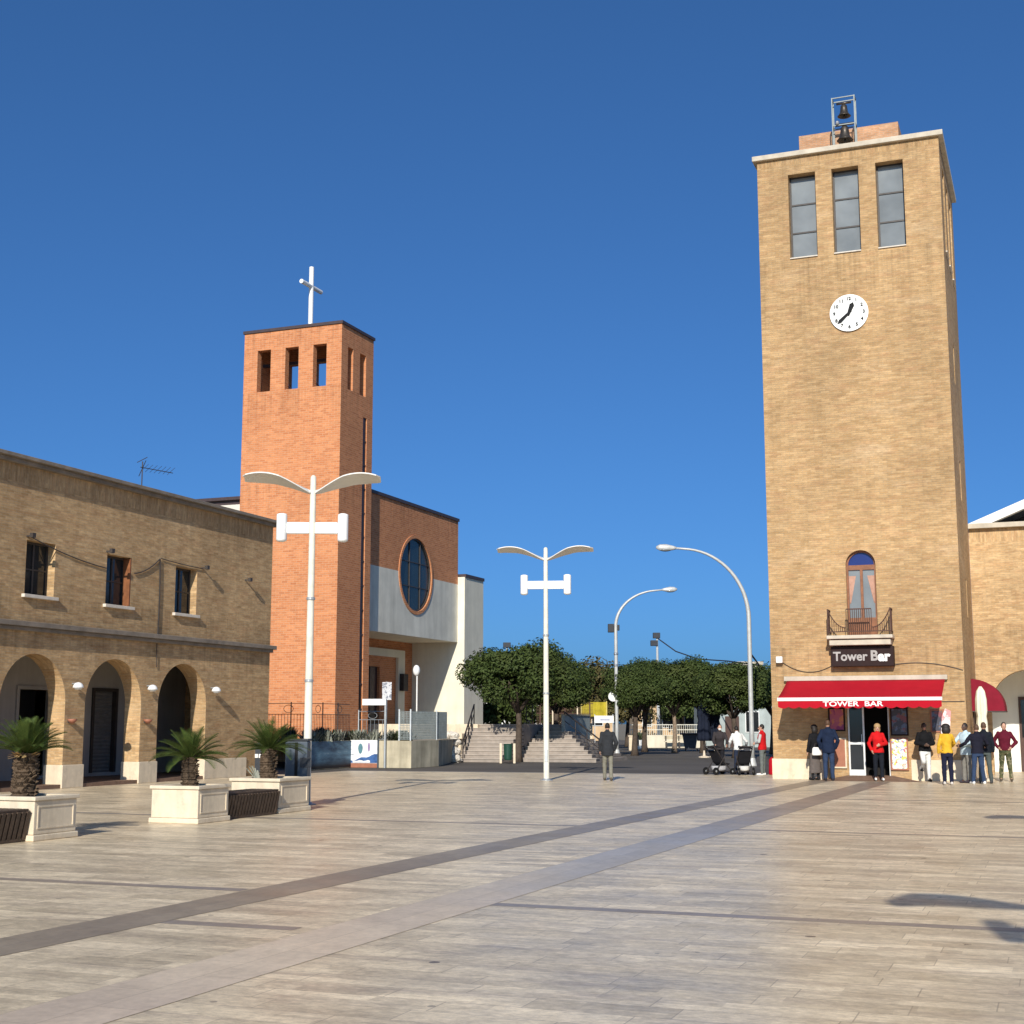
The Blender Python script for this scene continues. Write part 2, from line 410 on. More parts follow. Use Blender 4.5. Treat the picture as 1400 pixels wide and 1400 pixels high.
def bandmat(name, a, b, c):
    k = NT(name); uv = k.uv(); o = k.obj()
    br = k.node('TexBrick'); k.l.new(k.map(uv, (1,1,1)), br.inputs['Vector'])
    for nme, val in (('Scale',1),('Brick Width',.9),('Row Height',1.1),('Mortar Size',.005),('Bias',0)): br.inputs[nme].default_value = val
    br.inputs['Color1'].default_value = (*a,1); br.inputs['Color2'].default_value = (*b,1); br.inputs['Mortar'].default_value = (.2,.17,.15,1)
    cc = k.mix(k.ramp(k.noise(o, .18, 4), .42, .6), br.outputs['Color'], c)
    f = k.math('MULTIPLY', k.ramp(k.noise(o, 1.6, 7, .7), .3, .7, .80, 1.14), k.ramp(k.noise(o, 12, 6, .7), .3, .7, .84, 1.12))
    return k.done(k.mix(1.0, cc, k.grey(f), 'MULTIPLY'), k.ramp(k.noise(o, .9, 5), .3, .7, .32, .46), .36)
M['band_dark'] = bandmat('band_dark', (.31,.245,.17), (.37,.30,.21), (.29,.23,.165))
def bandlight():
    """the worn second band: its stones change from pale pinkish to blue grey and brown along its length"""
    k = NT('band_light'); uv = k.uv(); o = k.obj()
    br = k.node('TexBrick'); k.l.new(uv, br.inputs['Vector'])
    for nme, val in (('Scale',1),('Brick Width',1.1),('Row Height',.36),('Mortar Size',.005),('Bias',0)): br.inputs[nme].default_value = val
    br.inputs['Color1'].default_value = (1.06,1.05,1.04,1); br.inputs['Color2'].default_value = (.92,.92,.93,1); br.inputs['Mortar'].default_value = (.75,.74,.72,1)
    sp_ = k.node('SeparateXYZ'); k.l.new(o, sp_.inputs[0]); r = k.node('ValToRGB')
    x = k.math('ADD', k.ramp(sp_.outputs[0], 0, 48, 0, 1), k.ramp(k.noise(o, .5, 3), .3, .7, -.02, .02)); k.l.new(x, r.inputs[0])
    el = r.color_ramp.elements; stops = [(0,(.56,.45,.33)),(.27,(.58,.465,.345)),(.31,(.70,.57,.41)),(.38,(.66,.535,.39)),(.43,(.52,.45,.36)),(.55,(.40,.37,.34)),(.66,(.34,.285,.23)),(.8,(.33,.255,.19)),(1,(.32,.24,.175))]
    el[0].position = 0; el[0].color = (*stops[0][1],1); el[1].position = 1; el[1].color = (*stops[-1][1],1)
    for q, cc in stops[1:-1]: e = el.new(q); e.color = (*cc,1)
    f = k.math('MULTIPLY', k.ramp(k.noise(o, 1.6, 7, .7), .3, .7, .84, 1.12), k.ramp(k.noise(o, 12, 6, .7), .3, .7, .86, 1.12))
    c = k.mix(1.0, k.mix(1.0, r.outputs[0], br.outputs['Color'], 'MULTIPLY'), k.grey(f), 'MULTIPLY')
    return k.done(c, k.ramp(k.noise(o, .9, 5), .3, .7, .34, .48), .3)
M['band_light'] = bandlight()
M['band_thin'] = bandmat('band_thin', (.33,.26,.19), (.38,.30,.23), (.28,.245,.22))
def asphalt():
    k = NT('asphalt'); o = k.obj()
    f = k.math('MULTIPLY', k.ramp(k.noise(o, .25, 6), .3, .7, .8, 1.2), k.ramp(k.noise(o, 60, 4), .2, .8, .8, 1.2))
    k.bump(k.noise(o, 90, 4), .3, .01)
    return k.done(k.mix(1.0, (.105,.092,.078), k.grey(f), 'MULTIPLY'), .8, .3)
M['asphalt'] = asphalt()
M['dry_ground'] = plain('dry_ground', (.22,.19,.14), .95, .15, var=.35, scale=.3)
M['terrace_ground'] = plain('terrace_ground', (.34,.29,.22), .95, .15, var=.3, scale=1.5)
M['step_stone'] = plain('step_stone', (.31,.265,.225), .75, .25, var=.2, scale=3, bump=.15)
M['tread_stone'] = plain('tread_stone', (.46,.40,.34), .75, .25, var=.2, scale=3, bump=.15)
M['kerb'] = plain('kerb', (.45,.41,.36), .8, .25, var=.15)

def seamural():
    k = NT('sea_mural'); o = k.obj()
    w = k.noise(k.map(o, (.9,.9,4.5)), 1.0, 5, .6); s = k.node('SeparateXYZ'); k.l.new(o, s.inputs[0])
    c = k.mix(k.ramp(w, .35, .62), (.03,.075,.13), (.12,.24,.33)); c = k.mix(k.ramp(w, .62, .74), c, (.45,.48,.46))
    c = k.mix(k.ramp(s.outputs[2], .1, .35, 1, 0), c, (.012,.012,.016))
    return k.done(c, .6, .3)
M['mural_blue'] = seamural()
def flat_art(name, base, spots, scale):
    k = NT(name); o = k.obj(); c = base
    for i, (col, lo, hi) in enumerate(spots):
        n = k.noise(k.map(o, (1,1,1), (i*3.7, i*1.9, i*2.3)), scale*(1+.3*i), 2)
        c = k.mix(k.ramp(n, lo, hi), c, col)
    return k.done(c, .4, .4)
M['pink_poster'] = flat_art('pink_poster', (.45,.10,.16), [((.60,.20,.08),.5,.56),((.28,.04,.14),.56,.62)], 3)
M['dark_poster'] = flat_art('dark_poster', (.05,.05,.07), [((.10,.13,.20),.5,.55),((.20,.06,.07),.55,.6),((.18,.12,.09),.62,.66)], 4)
M['menu_paper'] = flat_art('menu_paper', (.78,.76,.70), [((.75,.60,.10),.56,.6),((.25,.30,.55),.6,.63),((.60,.18,.16),.62,.65),((.35,.42,.2),.64,.67)], 7)
M['panel_brick'] = plain('panel_brick', (.34,.14,.085), .6, .3, var=.15)
M['pink_banner'] = flat_art('pink_banner', (.75,.30,.30), [((.80,.72,.70),.5,.55)], 5)
M['wave_panel'] = None

# ------------------------------------------------------------------ lettering
def lettering(name, body, size, mat, parent, loc, rot=(R(90), 0, 0), ext=.01, fat=0.0, sx=1.0, align='CENTER', shear=0.0):
    cu = bpy.data.curves.new(name, 'FONT'); cu.body = body; cu.size = size; cu.align_x = align; cu.align_y = 'CENTER'
    cu.extrude = ext; cu.offset = fat; cu.resolution_u = 3; cu.shear = shear
    t = link(bpy.data.objects.new(name, cu)); bpy.context.view_layer.update()
    me = bpy.data.meshes.new_from_object(t.evaluated_get(bpy.context.evaluated_depsgraph_get()))
    bpy.data.objects.remove(t); bpy.data.curves.remove(cu)
    me.transform(Matrix.Translation(loc) @ Matrix.Rotation(rot[2], 4, 'Z') @ Matrix.Rotation(rot[0], 4, 'X') @ Matrix.Diagonal((sx, 1, 1, 1)))
    me.materials.clear(); me.materials.append(mat); me.name = name
    o = link(bpy.data.objects.new(name, me)); o.parent = parent
    return o

# ================================================================== ground
def sheet(name, pts, z, mat, frame=True):
    mb = MB(); mb.add([(x, y, z) for x, y in pts], [tuple(range(len(pts)))])
    o = mb.build(name, mat); structure(o)
    if frame: o.rotation_euler = (0, 0, -GA)
    return o
# in the square's own frame: x = v, y = u
sheet('ground', [(-2500,-600),(2500,-600),(2500,4000),(-2500,4000)], -.03, M['dry_ground'])
sheet('plaza', [(-45,-20),(40,-20),(40,62),(-9.2,62),(-9.2,46.6),(-24.0,45.4),(-24.0,41.2),(-45,41.2)], 0.0, M['paving'])
sheet('road', [(-60,40),(-9.0,40),(-9.0,62),(30,62),(30,140),(-60,140)], -.012, M['asphalt'])
def strip(name, p, q, w, mat, z=.004):
    p = Vector((*p,0)); q = Vector((*q,0)); d = q-p; L = d.length; mb = MB()
    mb.add([(0,-w/2,0),(L,-w/2,0),(L,w/2,0),(0,w/2,0)], [(0,1,2,3)])
    o = structure(mb.build(name, mat)); a = VX*p.x + UX*p.y; o.location = (a.x, a.y, z)
    dd = VX*d.x + UX*d.y; o.rotation_euler = (0,0,math.atan2(dd.y, dd.x)); return o
strip('paving_band', (-7.98,-6), (-6.72,43.0), .62, M['band_dark'], .003)
strip('paving_band', (-5.66,-6), (-5.03,42.2), .72, M['band_light'], .003)
strip('paving_line', (-5.2,12.50), (14,12.62), .2, M['band_thin'], .0015)
strip('paving_line', (-5.05,22.55), (22,22.3), .2, M['band_thin'], .0015)
strip('paving_line', (-24,12.3), (-7.85,12.62), .2, M['band_thin'], .0015)
strip('paving_line', (-7.3,10.40), (-5.98,10.44), .2, M['band_thin'], .0015)
strip('paving_line', (-7.4,22.4), (-24,22.1), .2, M['band_thin'], .0015)
strip('paving_line', (-4.95,32.4), (22,32.3), .2, M['band_thin'], .0015)
strip('plaza_edge', (-24.0,45.28), (-9.2,46.48), .3, M['kerb'])

# ================================================================== clock tower with the bar
TO = Vector((8.09, 43.69, 0)); TW, TD, TH = 5.75, 6.0, 20.0
tw = thing('clock_tower', 'tall square tan brick clock tower with a bar at its foot', 'tower', TO, -GA)
wins = [(1.0,1.88),(2.40,3.25),(3.78,4.64)]; WZ0, WZ1 = 16.55, 19.42
mb = MB()
notch = [(0,0),(2.28,0),(2.28,2.28),(3.52,2.28),(3.52,0),(TW,0),(TW,TH),(0,TH)]
holes = [rect(a,b,WZ0,WZ1) for a,b in wins] + [archloop(2.40,3.30,4.37,6.53)]
T = .42
mb.slab([notch]+holes, (0,0,0), (1,0,0), (0,0,1), (0,1,0), T)
sidewin = [(1.05,1.90),(2.58,3.42),(4.1,4.95)]
slits = [(2.35,2.80,12.6,13.85),(2.75,3.2,8.8,10.1),(3.05,3.5,5.05,6.3)]
mb.slab([rect(T,TD-T,0,TH)]+[rect(a,b,WZ0,WZ1) for a,b in sidewin]+[rect(a,b,c,d) for a,b,c,d in slits], (TW,0,0), (0,1,0), (0,0,1), (-1,0,0), T)
mb.slab([rect(T,TD-T,0,TH)], (0,0,0), (0,1,0), (0,0,1), (1,0,0), T)
mb.slab([rect(0,TW,0,TH)], (0,TD,0), (1,0,0), (0,0,1), (0,-1,0), T)
mb.build('wall', M['tower_brick'], tw)
mb = MB(); mb.box(-.14,TW+.14,-.14,TD+.14,TH+.002,TH+.17); mb.build('cornice', M['cornice_stone'], tw, bevel=.015)
for z in (16.2,3.2):
    mb = MB(); mb.box(T+.002,TW-T-.002,T+.002,TD-T-.002,z,z+.15); mb.build('floor', M['concrete'], tw)
mb = MB(); mb.box(1.1,4.38,1.9,4.9,TH+.172,21.52); mb.build('roof_block', M['old_brick'], tw)
def tower_win(par, x0, x1, side):
    f = MB(); d0, d1 = .30, .36; w = .05
    def bx(a0,a1,z0,z1,y0=d0,y1=d1):
        if side: f.box(TW-y1, TW-y0, a0, a1, z0, z1)
        else: f.box(a0, a1, y0, y1, z0, z1)
    h = (WZ1-WZ0)/3
    bx(x0,x0+w,WZ0,WZ1); bx(x1-w,x1,WZ0,WZ1)
    for k in range(4):
        zc = WZ0+h*k; z0 = max(WZ0, zc-w/2); z1 = min(WZ1, zc+w/2)
        if k == 0: z1 = WZ0+w
        if k == 3: z0 = WZ1-w
        bx(x0+w,x1-w,z0,z1)
    fo = f.build('window', M['dark_frame'], par)
    for k in range(3):
        g = MB(); z0 = WZ0+h*k+w*.5; z1 = WZ0+h*(k+1)-w*.5
        if side: g.box(TW-.34, TW-.33, x0+w, x1-w, z0, z1)
        else: g.box(x0+w, x1-w, .33, .34, z0, z1)
        g.build('pane', M['tower_glass'], fo)
    s = MB()
    if side: s.box(TW-.29, TW+.05, x0, x1, WZ0-.0, WZ0+.035)
    else: s.box(x0, x1, -.05, .29, WZ0, WZ0+.035)
    s.build('sill', M['sill_stone'], fo)
for a,b in wins: tower_win(tw, a, b, False)
for a,b in sidewin: tower_win(tw, a, b, True)
for a,b,c,d in slits:
    mb = MB(); mb.box(TW-.22,TW-.20,a,b,c,d); mb.build('slit_window', M['dark_glass'], tw)
# plinth
for q in ((-.035,1.62,-.035,.0-.002),(4.12,TW+.035,-.035,-.002),(TW+.002,TW+.035,0,TD-.002),(-.035,-.002,0,TD)):
    mb = MB(); mb.box(*q,0,.61); mb.build('plinth', M['cream_stone'], tw)
# balcony window: brown double door under a blue fanlight
dx0, dx1 = 2.40, 3.30
f = MB(); y0, y1 = .14, .22
f.slab([archloop(dx0,dx1,4.37,6.53), rect(dx0+.06,2.81,4.9,6.38), rect(2.89,dx1-.06,4.9,6.38), [(dx0+.06,6.53),(dx1-.06,6.53)]+[(2.85+.39*math.cos(math.pi*i/14), 6.53+.39*math.sin(math.pi*i/14)) for i in range(1,14)]],
       (0,y0,0),(1,0,0),(0,0,1),(0,1,0),y1-y0)
bd = f.build('balcony_door', M['brown_wood'], tw)
mb = MB(); mb.box(dx0+.05,2.82,y0+.05,y0+.06,4.89,6.39); mb.box(2.88,dx1-.05,y0+.05,y0+.06,4.89,6.39); mb.build('pane', M['tower_glass'], bd)
mb = MB(); mb.slab([[(dx0+.05,6.52),(dx1-.05,6.52)]+[(2.85+.4*math.cos(math.pi*i/14), 6.52+.4*math.sin(math.pi*i/14)) for i in range(1,14)]], (0,y0+.05,0),(1,0,0),(0,0,1),(0,1,0),.01); mb.build('fanlight', M['blue_glass'], bd)
mb = MB()
for s in (-1,1):
    xo = 2.85+s*.385; xi = 2.85+s*.17
    n = 10
    top = [(xo+(xi-xo)*i/n, y0+.045-.006*(i%2), 6.2) for i in range(n+1)]
    bot = [(xo+(xi-xo)*i/n*.18, y0+.045-.006*(i%2), 5.35) for i in range(n+1)]
    vs = top+bot; fs = [(i,i+1,n+2+i,n+1+i) for i in range(n)]
    if s > 0: fs = [tuple(reversed(q)) for q in fs]
    mb.add(vs, fs); mb.add([(a,b+.004,c) for a,b,c in vs], [tuple(reversed(q)) for q in fs])
mb.build('curtain', M['curtain'], bd)
# balcony
mb = MB(); mb.box(1.83,3.79,-.62,-.002,4.22,4.33); mb.box(1.90,3.72,-.54,-.002,4.03,4.198); bal = mb.build('balcony', M['cornice_stone'], tw, bevel=.02)
mb = MB(); q = .009
def yb(x): return -.56
zt, zb = 5.12, 4.44
X0, X1 = 1.88, 3.74
mb.bar((X0,-.56,zb),(X1,-.56,zb),.03); mb.bar((X0,-.56,zb),(X0,-.02,zb),.03); mb.bar((X1,-.56,zb),(X1,-.02,zb),.03)
mb.bar((2.44,-.56,zt),(3.18,-.56,zt),.035)
for x in (X0,X1):
    mb.bar((x,-.56,4.35),(x,-.56,zt+.02),.03); mb.bar((x,-.56,zt),(x,-.02,zt),.03)
n = 30
for k in range(n+1):
    x = X0+(X1-X0)*k/n
    zz = zt if 2.42 < x < 3.2 else None
    if zz is None:
        s = (2.42-x)/(2.42-X0) if x < 2.42 else (x-3.2)/(X1-3.2)
        zz = zb+.12+(zt-zb-.12)*s**2.2
    if 0 < k < n: mb.tube([(x,-.56,zb),(x,-.56,zz)], .011, 5)
for s, xa, xb in ((0,2.42,X0),(1,3.2,X1)):
    pts = []
    for i in range(13):
        t = i/12; pts.append((xa+(xb-xa)*t, -.56, zb+.12+(zt-zb-.12)*t**2.2))
    mb.tube(pts, .017, 6)
for x in (X0,X1):
    for k in range(1,5): mb.tube([(x,-.56+.11*k,zb),(x,-.56+.11*k,zt)], .008, 5)
mb.build('balcony_railing', M['rust_iron'], tw)
# doorway of the bar
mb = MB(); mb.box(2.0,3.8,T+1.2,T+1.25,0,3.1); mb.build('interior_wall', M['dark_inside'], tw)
mb = MB()
for x0,x1 in ((2.282,2.33),(2.72,2.77),(3.47,3.518)): mb.box(x0,x1,.1,.16,.12,2.28)
mb.box(2.33,2.72,.1,.16,.12,.30); mb.box(2.33,2.72,.1,.16,1.05,1.12); mb.box(2.33,2.72,.1,.16,2.2,2.28); mb.box(2.77,3.47,.1,.16,2.22,2.28)
dr = mb.build('shop_door', M['alu'], tw)
mb = MB(); mb.box(2.33,2.72,.125,.135,.3,1.05); mb.box(2.33,2.72,.125,.135,1.12,2.2); mb.build('pane', M['dark_glass'], dr)
mb = MB(); mb.tube([(2.69,.07,1.0),(2.69,.07,1.35)], .012, 6); mb.build('handle', M['steel'], dr)
# ramp: three-sided stone ramp at the door
mb = MB()
mb.add([(1.55,-1.15,.002),(4.55,-1.15,.002),(2.25,-.30,.13),(3.6,-.30,.13),(1.63,-.037,.002),(4.12,-.037,.002),(2.25,-.037,.13),(3.6,-.037,.13)],
       [(0,1,3,2),(0,2,6,4),(1,5,7,3),(2,3,7,6)])
mb.build('door_ramp', M['ramp_stone'], tw)
mb = MB(); mb.box(2.282,3.518,-.03,.8,.0,.12); mb.build('threshold', M['ramp_stone'], tw)
# dado cable
def wallcable(par, pts, name='cable', r=.012, mat='dark_frame'):
    mb = MB(); mb.tube(pts, r, 5); return mb.build(name, M[mat], par)
def sag(p, q, d, n=10):
    p = Vector(p); q = Vector(q)
    return [p+(q-p)*(i/n)-Vector((0,0,d*4*(i/n)*(1-i/n))) for i in range(n+1)]
wallcable(tw, sag((.34,-.02,3.58),(1.95,-.02,3.48),.28))
wallcable(tw, sag((3.78,-.02,3.45),(5.72,-.02,3.25),-.12))
wallcable(tw, [(4.95,-.02,2.33),(5.72,-.02,2.33)])

# clock
ck = thing('wall_clock', 'round white clock with black numerals and hands high on the brick tower', 'clock', TO + VX*2.8 - UX*.002 + Vector((0,0,14.55)), -GA)
mb = MB(); mb.slab([circ(0,0,.57)], (0,-.05,0),(1,0,0),(0,0,1),(0,1,0),.048); mb.build('clock_face', M['white_paint'], ck)
mb = MB(); mb.slab([circ(0,0,.60), list(reversed(circ(0,0,.572)))], (0,-.06,0),(1,0,0),(0,0,1),(0,1,0),.058); mb.build('rim', M['alu'], ck)
nm = None
for h in range(1,13):
    a = R(90-30*h)
    t = lettering('numeral', str(h), .15, M['black'], ck, (.46*math.cos(a), -.056, .46*math.sin(a)), ext=.003, fat=.006)
for ln, w, ang in ((.36,.10,22),(.50,.075,228)):
    a = R(90-ang); d = Vector((math.cos(a),0,math.sin(a))); p = Vector((d.z,0,-d.x))
    mb = MB(); b = -.068
    vs = [(-d*.1+p*w*.4), (-d*.1-p*w*.4), (d*ln*.75-p*w*.75), (d*ln), (d*ln*.75+p*w*.75)]
    lp = [(q.x,q.z) for q in vs]
    mb.slab([lp], (0,-.070-(.01 if ang>100 else 0),0),(1,0,0),(0,0,1),(0,1,0),.008); mb.build('clock_hand', M['black'], ck)

# bells over the cornice
bf = thing('bell_frame', 'slim metal frame carrying two small bells on top of the clock tower', 'bell frame', TO + VX*2.78 + UX*.75 + Vector((0,0,TH+.2)), -GA)
mb = MB()
for x in (-.36,.36):
    for y in (-.16,.16): mb.bar((x,y,0),(x,y,1.9),.036)
for z in (.06,.93,1.88):
    for y in (-.16,.16): mb.bar((-.36,y,z),(.36,y,z),.03)
    for x in (-.36,.36): mb.bar((x,-.16,z),(x,.16,z),.04)
mb.build('frame', M['fence_grey'], bf)
def bell(par, z, s, x=0, y=0):
    b = MB(); b.lathe([(.02*s,.52*s),(.08*s,.5*s),(.13*s,.44*s),(.145*s,.3*s),(.17*s,.15*s),(.24*s,.03*s),(.275*s,0),(.255*s,0),(.15*s,.15*s),(.1*s,.4*s)], (x,y,z), 18)
    b.bar((x-.3*s,y,z+.57*s),(x+.3*s,y,z+.57*s),.07*s)
    o = b.build('bell', M['bronze'], par, smooth=True)
    c = MB(); c.tube([(x,y,z+.4*s),(x,y,z+.02*s)], .02*s, 6); c.ell((x,y,z-.02*s),.05*s,.05*s,.05*s,8,6); c.build('clapper', M['iron'], o)
bell(bf, .44, .98); bell(bf, 1.28, .80)
for z in (1.0,.14):
    mb = MB(); mb.ell((-.2,-.2,z),.07,.07,.07,10,7); mb.build('striker', M['steel'], bf)

# sign under the balcony
sg = thing('bar_sign', 'dark brown shop sign reading Tower Bar under the balcony of the tower', 'sign', TO + VX*2.83 + Vector((0,0,3.4)), -GA)
mb = MB(); mb.box(-.92,.94,-.32,-.003,0,.60); mb.build('sign_box', M['sign_brown'], sg, bevel=.01)
lettering('lettering', 'Tower', .38, M['letter_grey'], sg, (-.345,-.33,.29), ext=.012, fat=.010, sx=.97)
lettering('lettering', 'B', .42, M['letter_grey'], sg, (.37,-.33,.30), ext=.012, fat=.014)
lettering('lettering', 'ar', .40, M['white_letter'], sg, (.66,-.33,.28), ext=.012, fat=.02)
# red awning
AWE, AZ1, AZ0 = 1.75, 3.0, 2.44
aw = thing('awning', 'bright red awning with white stripe and TOWER BAR lettering over the bar entrance', 'awning', TO, -GA)
mb = MB(); mb.box(.42,5.27,-.16,-.003,2.98,3.12); mb.build('casing', M['cornice_stone'], aw, bevel=.01)
ax0, ax1 = .52, 5.20
def fabric(pts, name, mat):
    m_ = MB(); nx = 24
    rows = [[(ax0+(ax1-ax0)*i/nx, y, z - .025*math.sin(math.pi*i/nx)*s - .022*abs(math.sin(math.pi*i*4/nx))*s) for i in range(nx+1)] for y,z,s in pts]
    vs = [p for r in rows for p in r]; k = nx+1
    fs = [(a*k+i, a*k+i+1, (a+1)*k+i+1, (a+1)*k+i) for a in range(len(rows)-1) for i in range(nx)]
    m_.add(vs, fs); o = m_.build(name, mat, aw, smooth=True)
    s = o.modifiers.new('thick','SOLIDIFY'); s.thickness = .008; return o
rows = [(-.1-(AWE-.1)*t, AZ1-(AZ1-AZ0)*t-.03*math.sin(math.pi*t), t) for t in [i/8 for i in range(9)]]
fabric(rows, 'canopy', M['red_fabric'])
mb = MB(); mb.box(ax0-.02,ax1+.02,-AWE-.05,-AWE+.01,AZ0-.10,AZ0-.0); mb.build('front_bar', M['white_letter'], aw, bevel=.01)
mb = MB(); n = 15; w = (ax1-ax0)/n
lp = [(ax0,AZ0-.102),(ax0,AZ0-.27)]
for i in range(n):
    for j in range(1,7):
        t = j/6; lp.append((ax0+w*(i+t), AZ0-.27-.05*math.sin(math.pi*t)))
lp.append((ax1,AZ0-.102)); lp = list(reversed(lp))
mb.slab([lp], (0,-AWE-.03,0),(1,0,0),(0,0,1),(0,1,0),.012); mb.build('valance', M['red_fabric'], aw)
lettering('lettering', 'TOWER', .20, M['white_letter'], aw, (2.36,-AWE-.036,AZ0-.195), ext=.002, fat=.004, sx=1.45)
lettering('lettering', 'BAR', .20, M['white_letter'], aw, (3.30,-AWE-.036,AZ0-.195), ext=.002, fat=.004, sx=1.45)
for x in (ax0+.5, ax1-.5):
    mb = MB(); mb.bar((x,-.1,2.95),(x+.35*(1 if x<2 else -1),-.9,2.62),.05); mb.bar((x+.35*(1 if x<2 else -1),-.9,2.62),(x,-AWE+.02,AZ0-.05),.05); mb.build('folding_arm', M['alu'], aw)

sl = thing('security_light', 'small white floodlight box on the left edge of the tower above the red awning', 'wall light', TO+VX*.30+Vector((0,0,3.64)), -GA)
mb = MB(); mb.box(-.03,.03,-.10,-.003,-.03,.03); mb.build('bracket', M['grey_metal'], sl)
mb = MB(); mb.box(-.10,.10,-.22,-.10,-.10,.10); mb.build('lamp_head', M['white_paint'], sl, bevel=.02)

def board(name, label, cat, x0, x1, z0, z1, mat, frame, y=-.003, th=.03, group=None):
    t = thing(name, label, cat, TO+VX*((x0+x1)/2)+UX*y+Vector((0,0,z0)), -GA, group)
    w = (x1-x0)/2; h = z1-z0; b = .045
    m_ = MB()
    m_.box(-w,w,-th,0,0,b); m_.box(-w,w,-th,0,h-b,h); m_.box(-w,-w+b,-th,0,b,h-b); m_.box(w-b,w,-th,0,b,h-b); m_.build('frame', frame, t)
    m_ = MB(); m_.box(-w+b,w-b,-th*.6,0,b,h-b); m_.build('sheet', mat, t); return t
board('poster', 'pink and orange poster left of the bar door under the awning', 'poster', 1.72,2.22,1.45,2.16, M['pink_poster'], M['sign_brown'])
board('wall_panel', 'brick red panel in a pale frame left of the bar door', 'panel', 1.70,2.24,.34,1.25, M['panel_brick'], M['cream_stone'], y=-.04)
board('poster', 'tall dark picture poster right of the bar door', 'poster', 3.56,4.08,1.32,2.16, M['dark_poster'], M['sign_brown'])
board('poster', 'smaller dark red poster near the right end of the bar front', 'poster', 4.72,5.12,1.42,2.10, M['dark_poster'], M['panel_brick'])
mn = board('menu_board', 'white menu board with coloured patches in a brown frame right of the bar door', 'menu board', 3.53,4.05,.30,1.27, M['menu_paper'], M['panel_brick'], y=-.04)
bn = thing('vertical_banner', 'narrow pink and white vertical banner at the right end of the awning', 'banner', TO+VX*5.12-UX*.30+Vector((0,0,0)), -GA)
mb = MB(); mb.slab([[(-.10,1.35),(.16,1.38),(.22,2.05),(.06,2.12),(-.04,1.9)]], (0,0,0),(1,0,0),(0,0,1),(0,1,0),.015); mb.build('banner_sheet', M['pink_banner'], bn)
mb = MB(); mb.tube([(.0,.29,2.0),(.05,.016,1.98)], .012, 6); mb.tube([(.0,.29,1.5),(.03,.016,1.48)], .012, 6); mb.build('bracket', M['grey_metal'], bn)

# dome awning on the side wall of the tower
da = thing('dome_awning', 'burgundy dome awning over the side door of the tower', 'awning', TO+VX*(TW+.003)+UX*3.1+Vector((0,0,2.06)), -GA)
mb = MB(); n = 12; D = .98; Hh = 1.02; L = 2.0
prof = [(D*math.cos(math.pi/2*i/n), Hh*math.sin(math.pi/2*i/n)**.9) for i in range(n+1)]
pr = [(0,0)]+prof
mb.slab([pr], (0,0,0),(1,0,0),(0,0,1),(0,1,0),.012); mb.slab([pr], (0,L-.012,0),(1,0,0),(0,0,1),(0,1,0),.012)
for i in range(n):
    (a,b),(c,d) = prof[i],prof[i+1]
    mb.add([(a,.012,b),(a,L-.012,b),(c,L-.012,d),(c,.012,d)], [(0,1,2,3)])
mb.build('canopy', M['burgundy'], da)
mb = MB(); mb.bar((0,.0,0),(D,.0,0),.025); mb.bar((D,0,0),(D,L,0),.025); mb.bar((0,L,0),(D,L,0),.025); mb.build('frame', M['dark_frame'], da)
mb = MB(); mb.box(TW+.002,TW+.03,3.45,4.65,.06,2.04); mb.build('side_door', M['door_wood'], tw)

# ================================================================== right hand arcade building
RO = TO + UX*6.0
rb = thing('arcade_building', 'tan brick building with a round arch and white gable behind the clock tower', 'building', RO, -GA)
AX = [6.20+3.29*k for k in range(4)]
outl = [(TW+.002,0)]
for x in AX:
    outl.append((x,0)); c = x+1.24
    outl += [(c-1.24*math.cos(math.pi*i/18), 2.22+1.24*math.sin(math.pi*i/18)) for i in range(19)]
    outl.append((x+2.48,0))
outl += [(AX[-1]+3.3,0),(AX[-1]+3.3,8.25),(TW+.002,8.25)]
mb = MB(); mb.slab([outl], (0,0,0),(1,0,0),(0,0,1),(0,1,0),.5); mb.build('wall', M['tan_brick'], rb)
XE = AX[-1]+3.3
mb = MB(); mb.box(TW+.01,XE,3.3,3.6,0,8.2); mb.box(TW+.01,XE,.502,3.3,3.62,3.9); mb.box(TW+.01,TW+.3,.502,3.3,0,3.62); mb.build('back_wall', M['white_wall'], rb)
mb = MB(); mb.box(TW+.01,XE,3.601,12,0,8.2); mb.build('rear_block', M['tan_brick'], rb)
mb = MB(); mb.box(TW+.004,XE+.1,-.22,12,8.252,8.42); mb.build('cornice', M['cornice_stone'], rb, bevel=.01)
mb = MB(); px0, px1, pz = TW+.02, TW+11.5, 10.75; xm = (px0+px1)/2; th = .22
mb.slab([[(px0,8.425),(px0+.75,8.425),(xm,pz-.30),(px1-.75,8.425),(px1,8.425),(xm,pz)]], (0,-.18,0),(1,0,0),(0,0,1),(0,1,0),.35)
mb.add([(px0,.17,8.425),(xm,.17,pz),(xm,12,pz),(px0,12,8.425),(px1,.17,8.425),(px1,12,8.425)], [(0,1,2,3),(1,4,5,2)])
mb.build('gable', M['white_paint'], rb)
mb = MB(); mb.slab([[(px0+.9,8.43),(px1-.9,8.43),(xm,pz-.36)]], (0,1.2,0),(1,0,0),(0,0,1),(0,1,0),.1); mb.build('gable_opening', M['dark_inside'], rb)
for x in AX:
    mb = MB(); mb.box(x+.78,x+1.95,3.24,3.298,.02,2.62); dd = mb.build('door', M['door_wood'], rb)
    mb = MB(); mb.box(x+.86,x+1.32,3.22,3.239,1.2,2.5); mb.box(x+1.42,x+1.87,3.22,3.239,1.2,2.5); mb.build('pane', M['dark_glass'], dd)
for x in AX[:-1]:
    mb = MB(); mb.box(x+2.482,x+3.288,-.03,-.002,0,.61); mb.build('plinth', M['cream_stone'], rb)

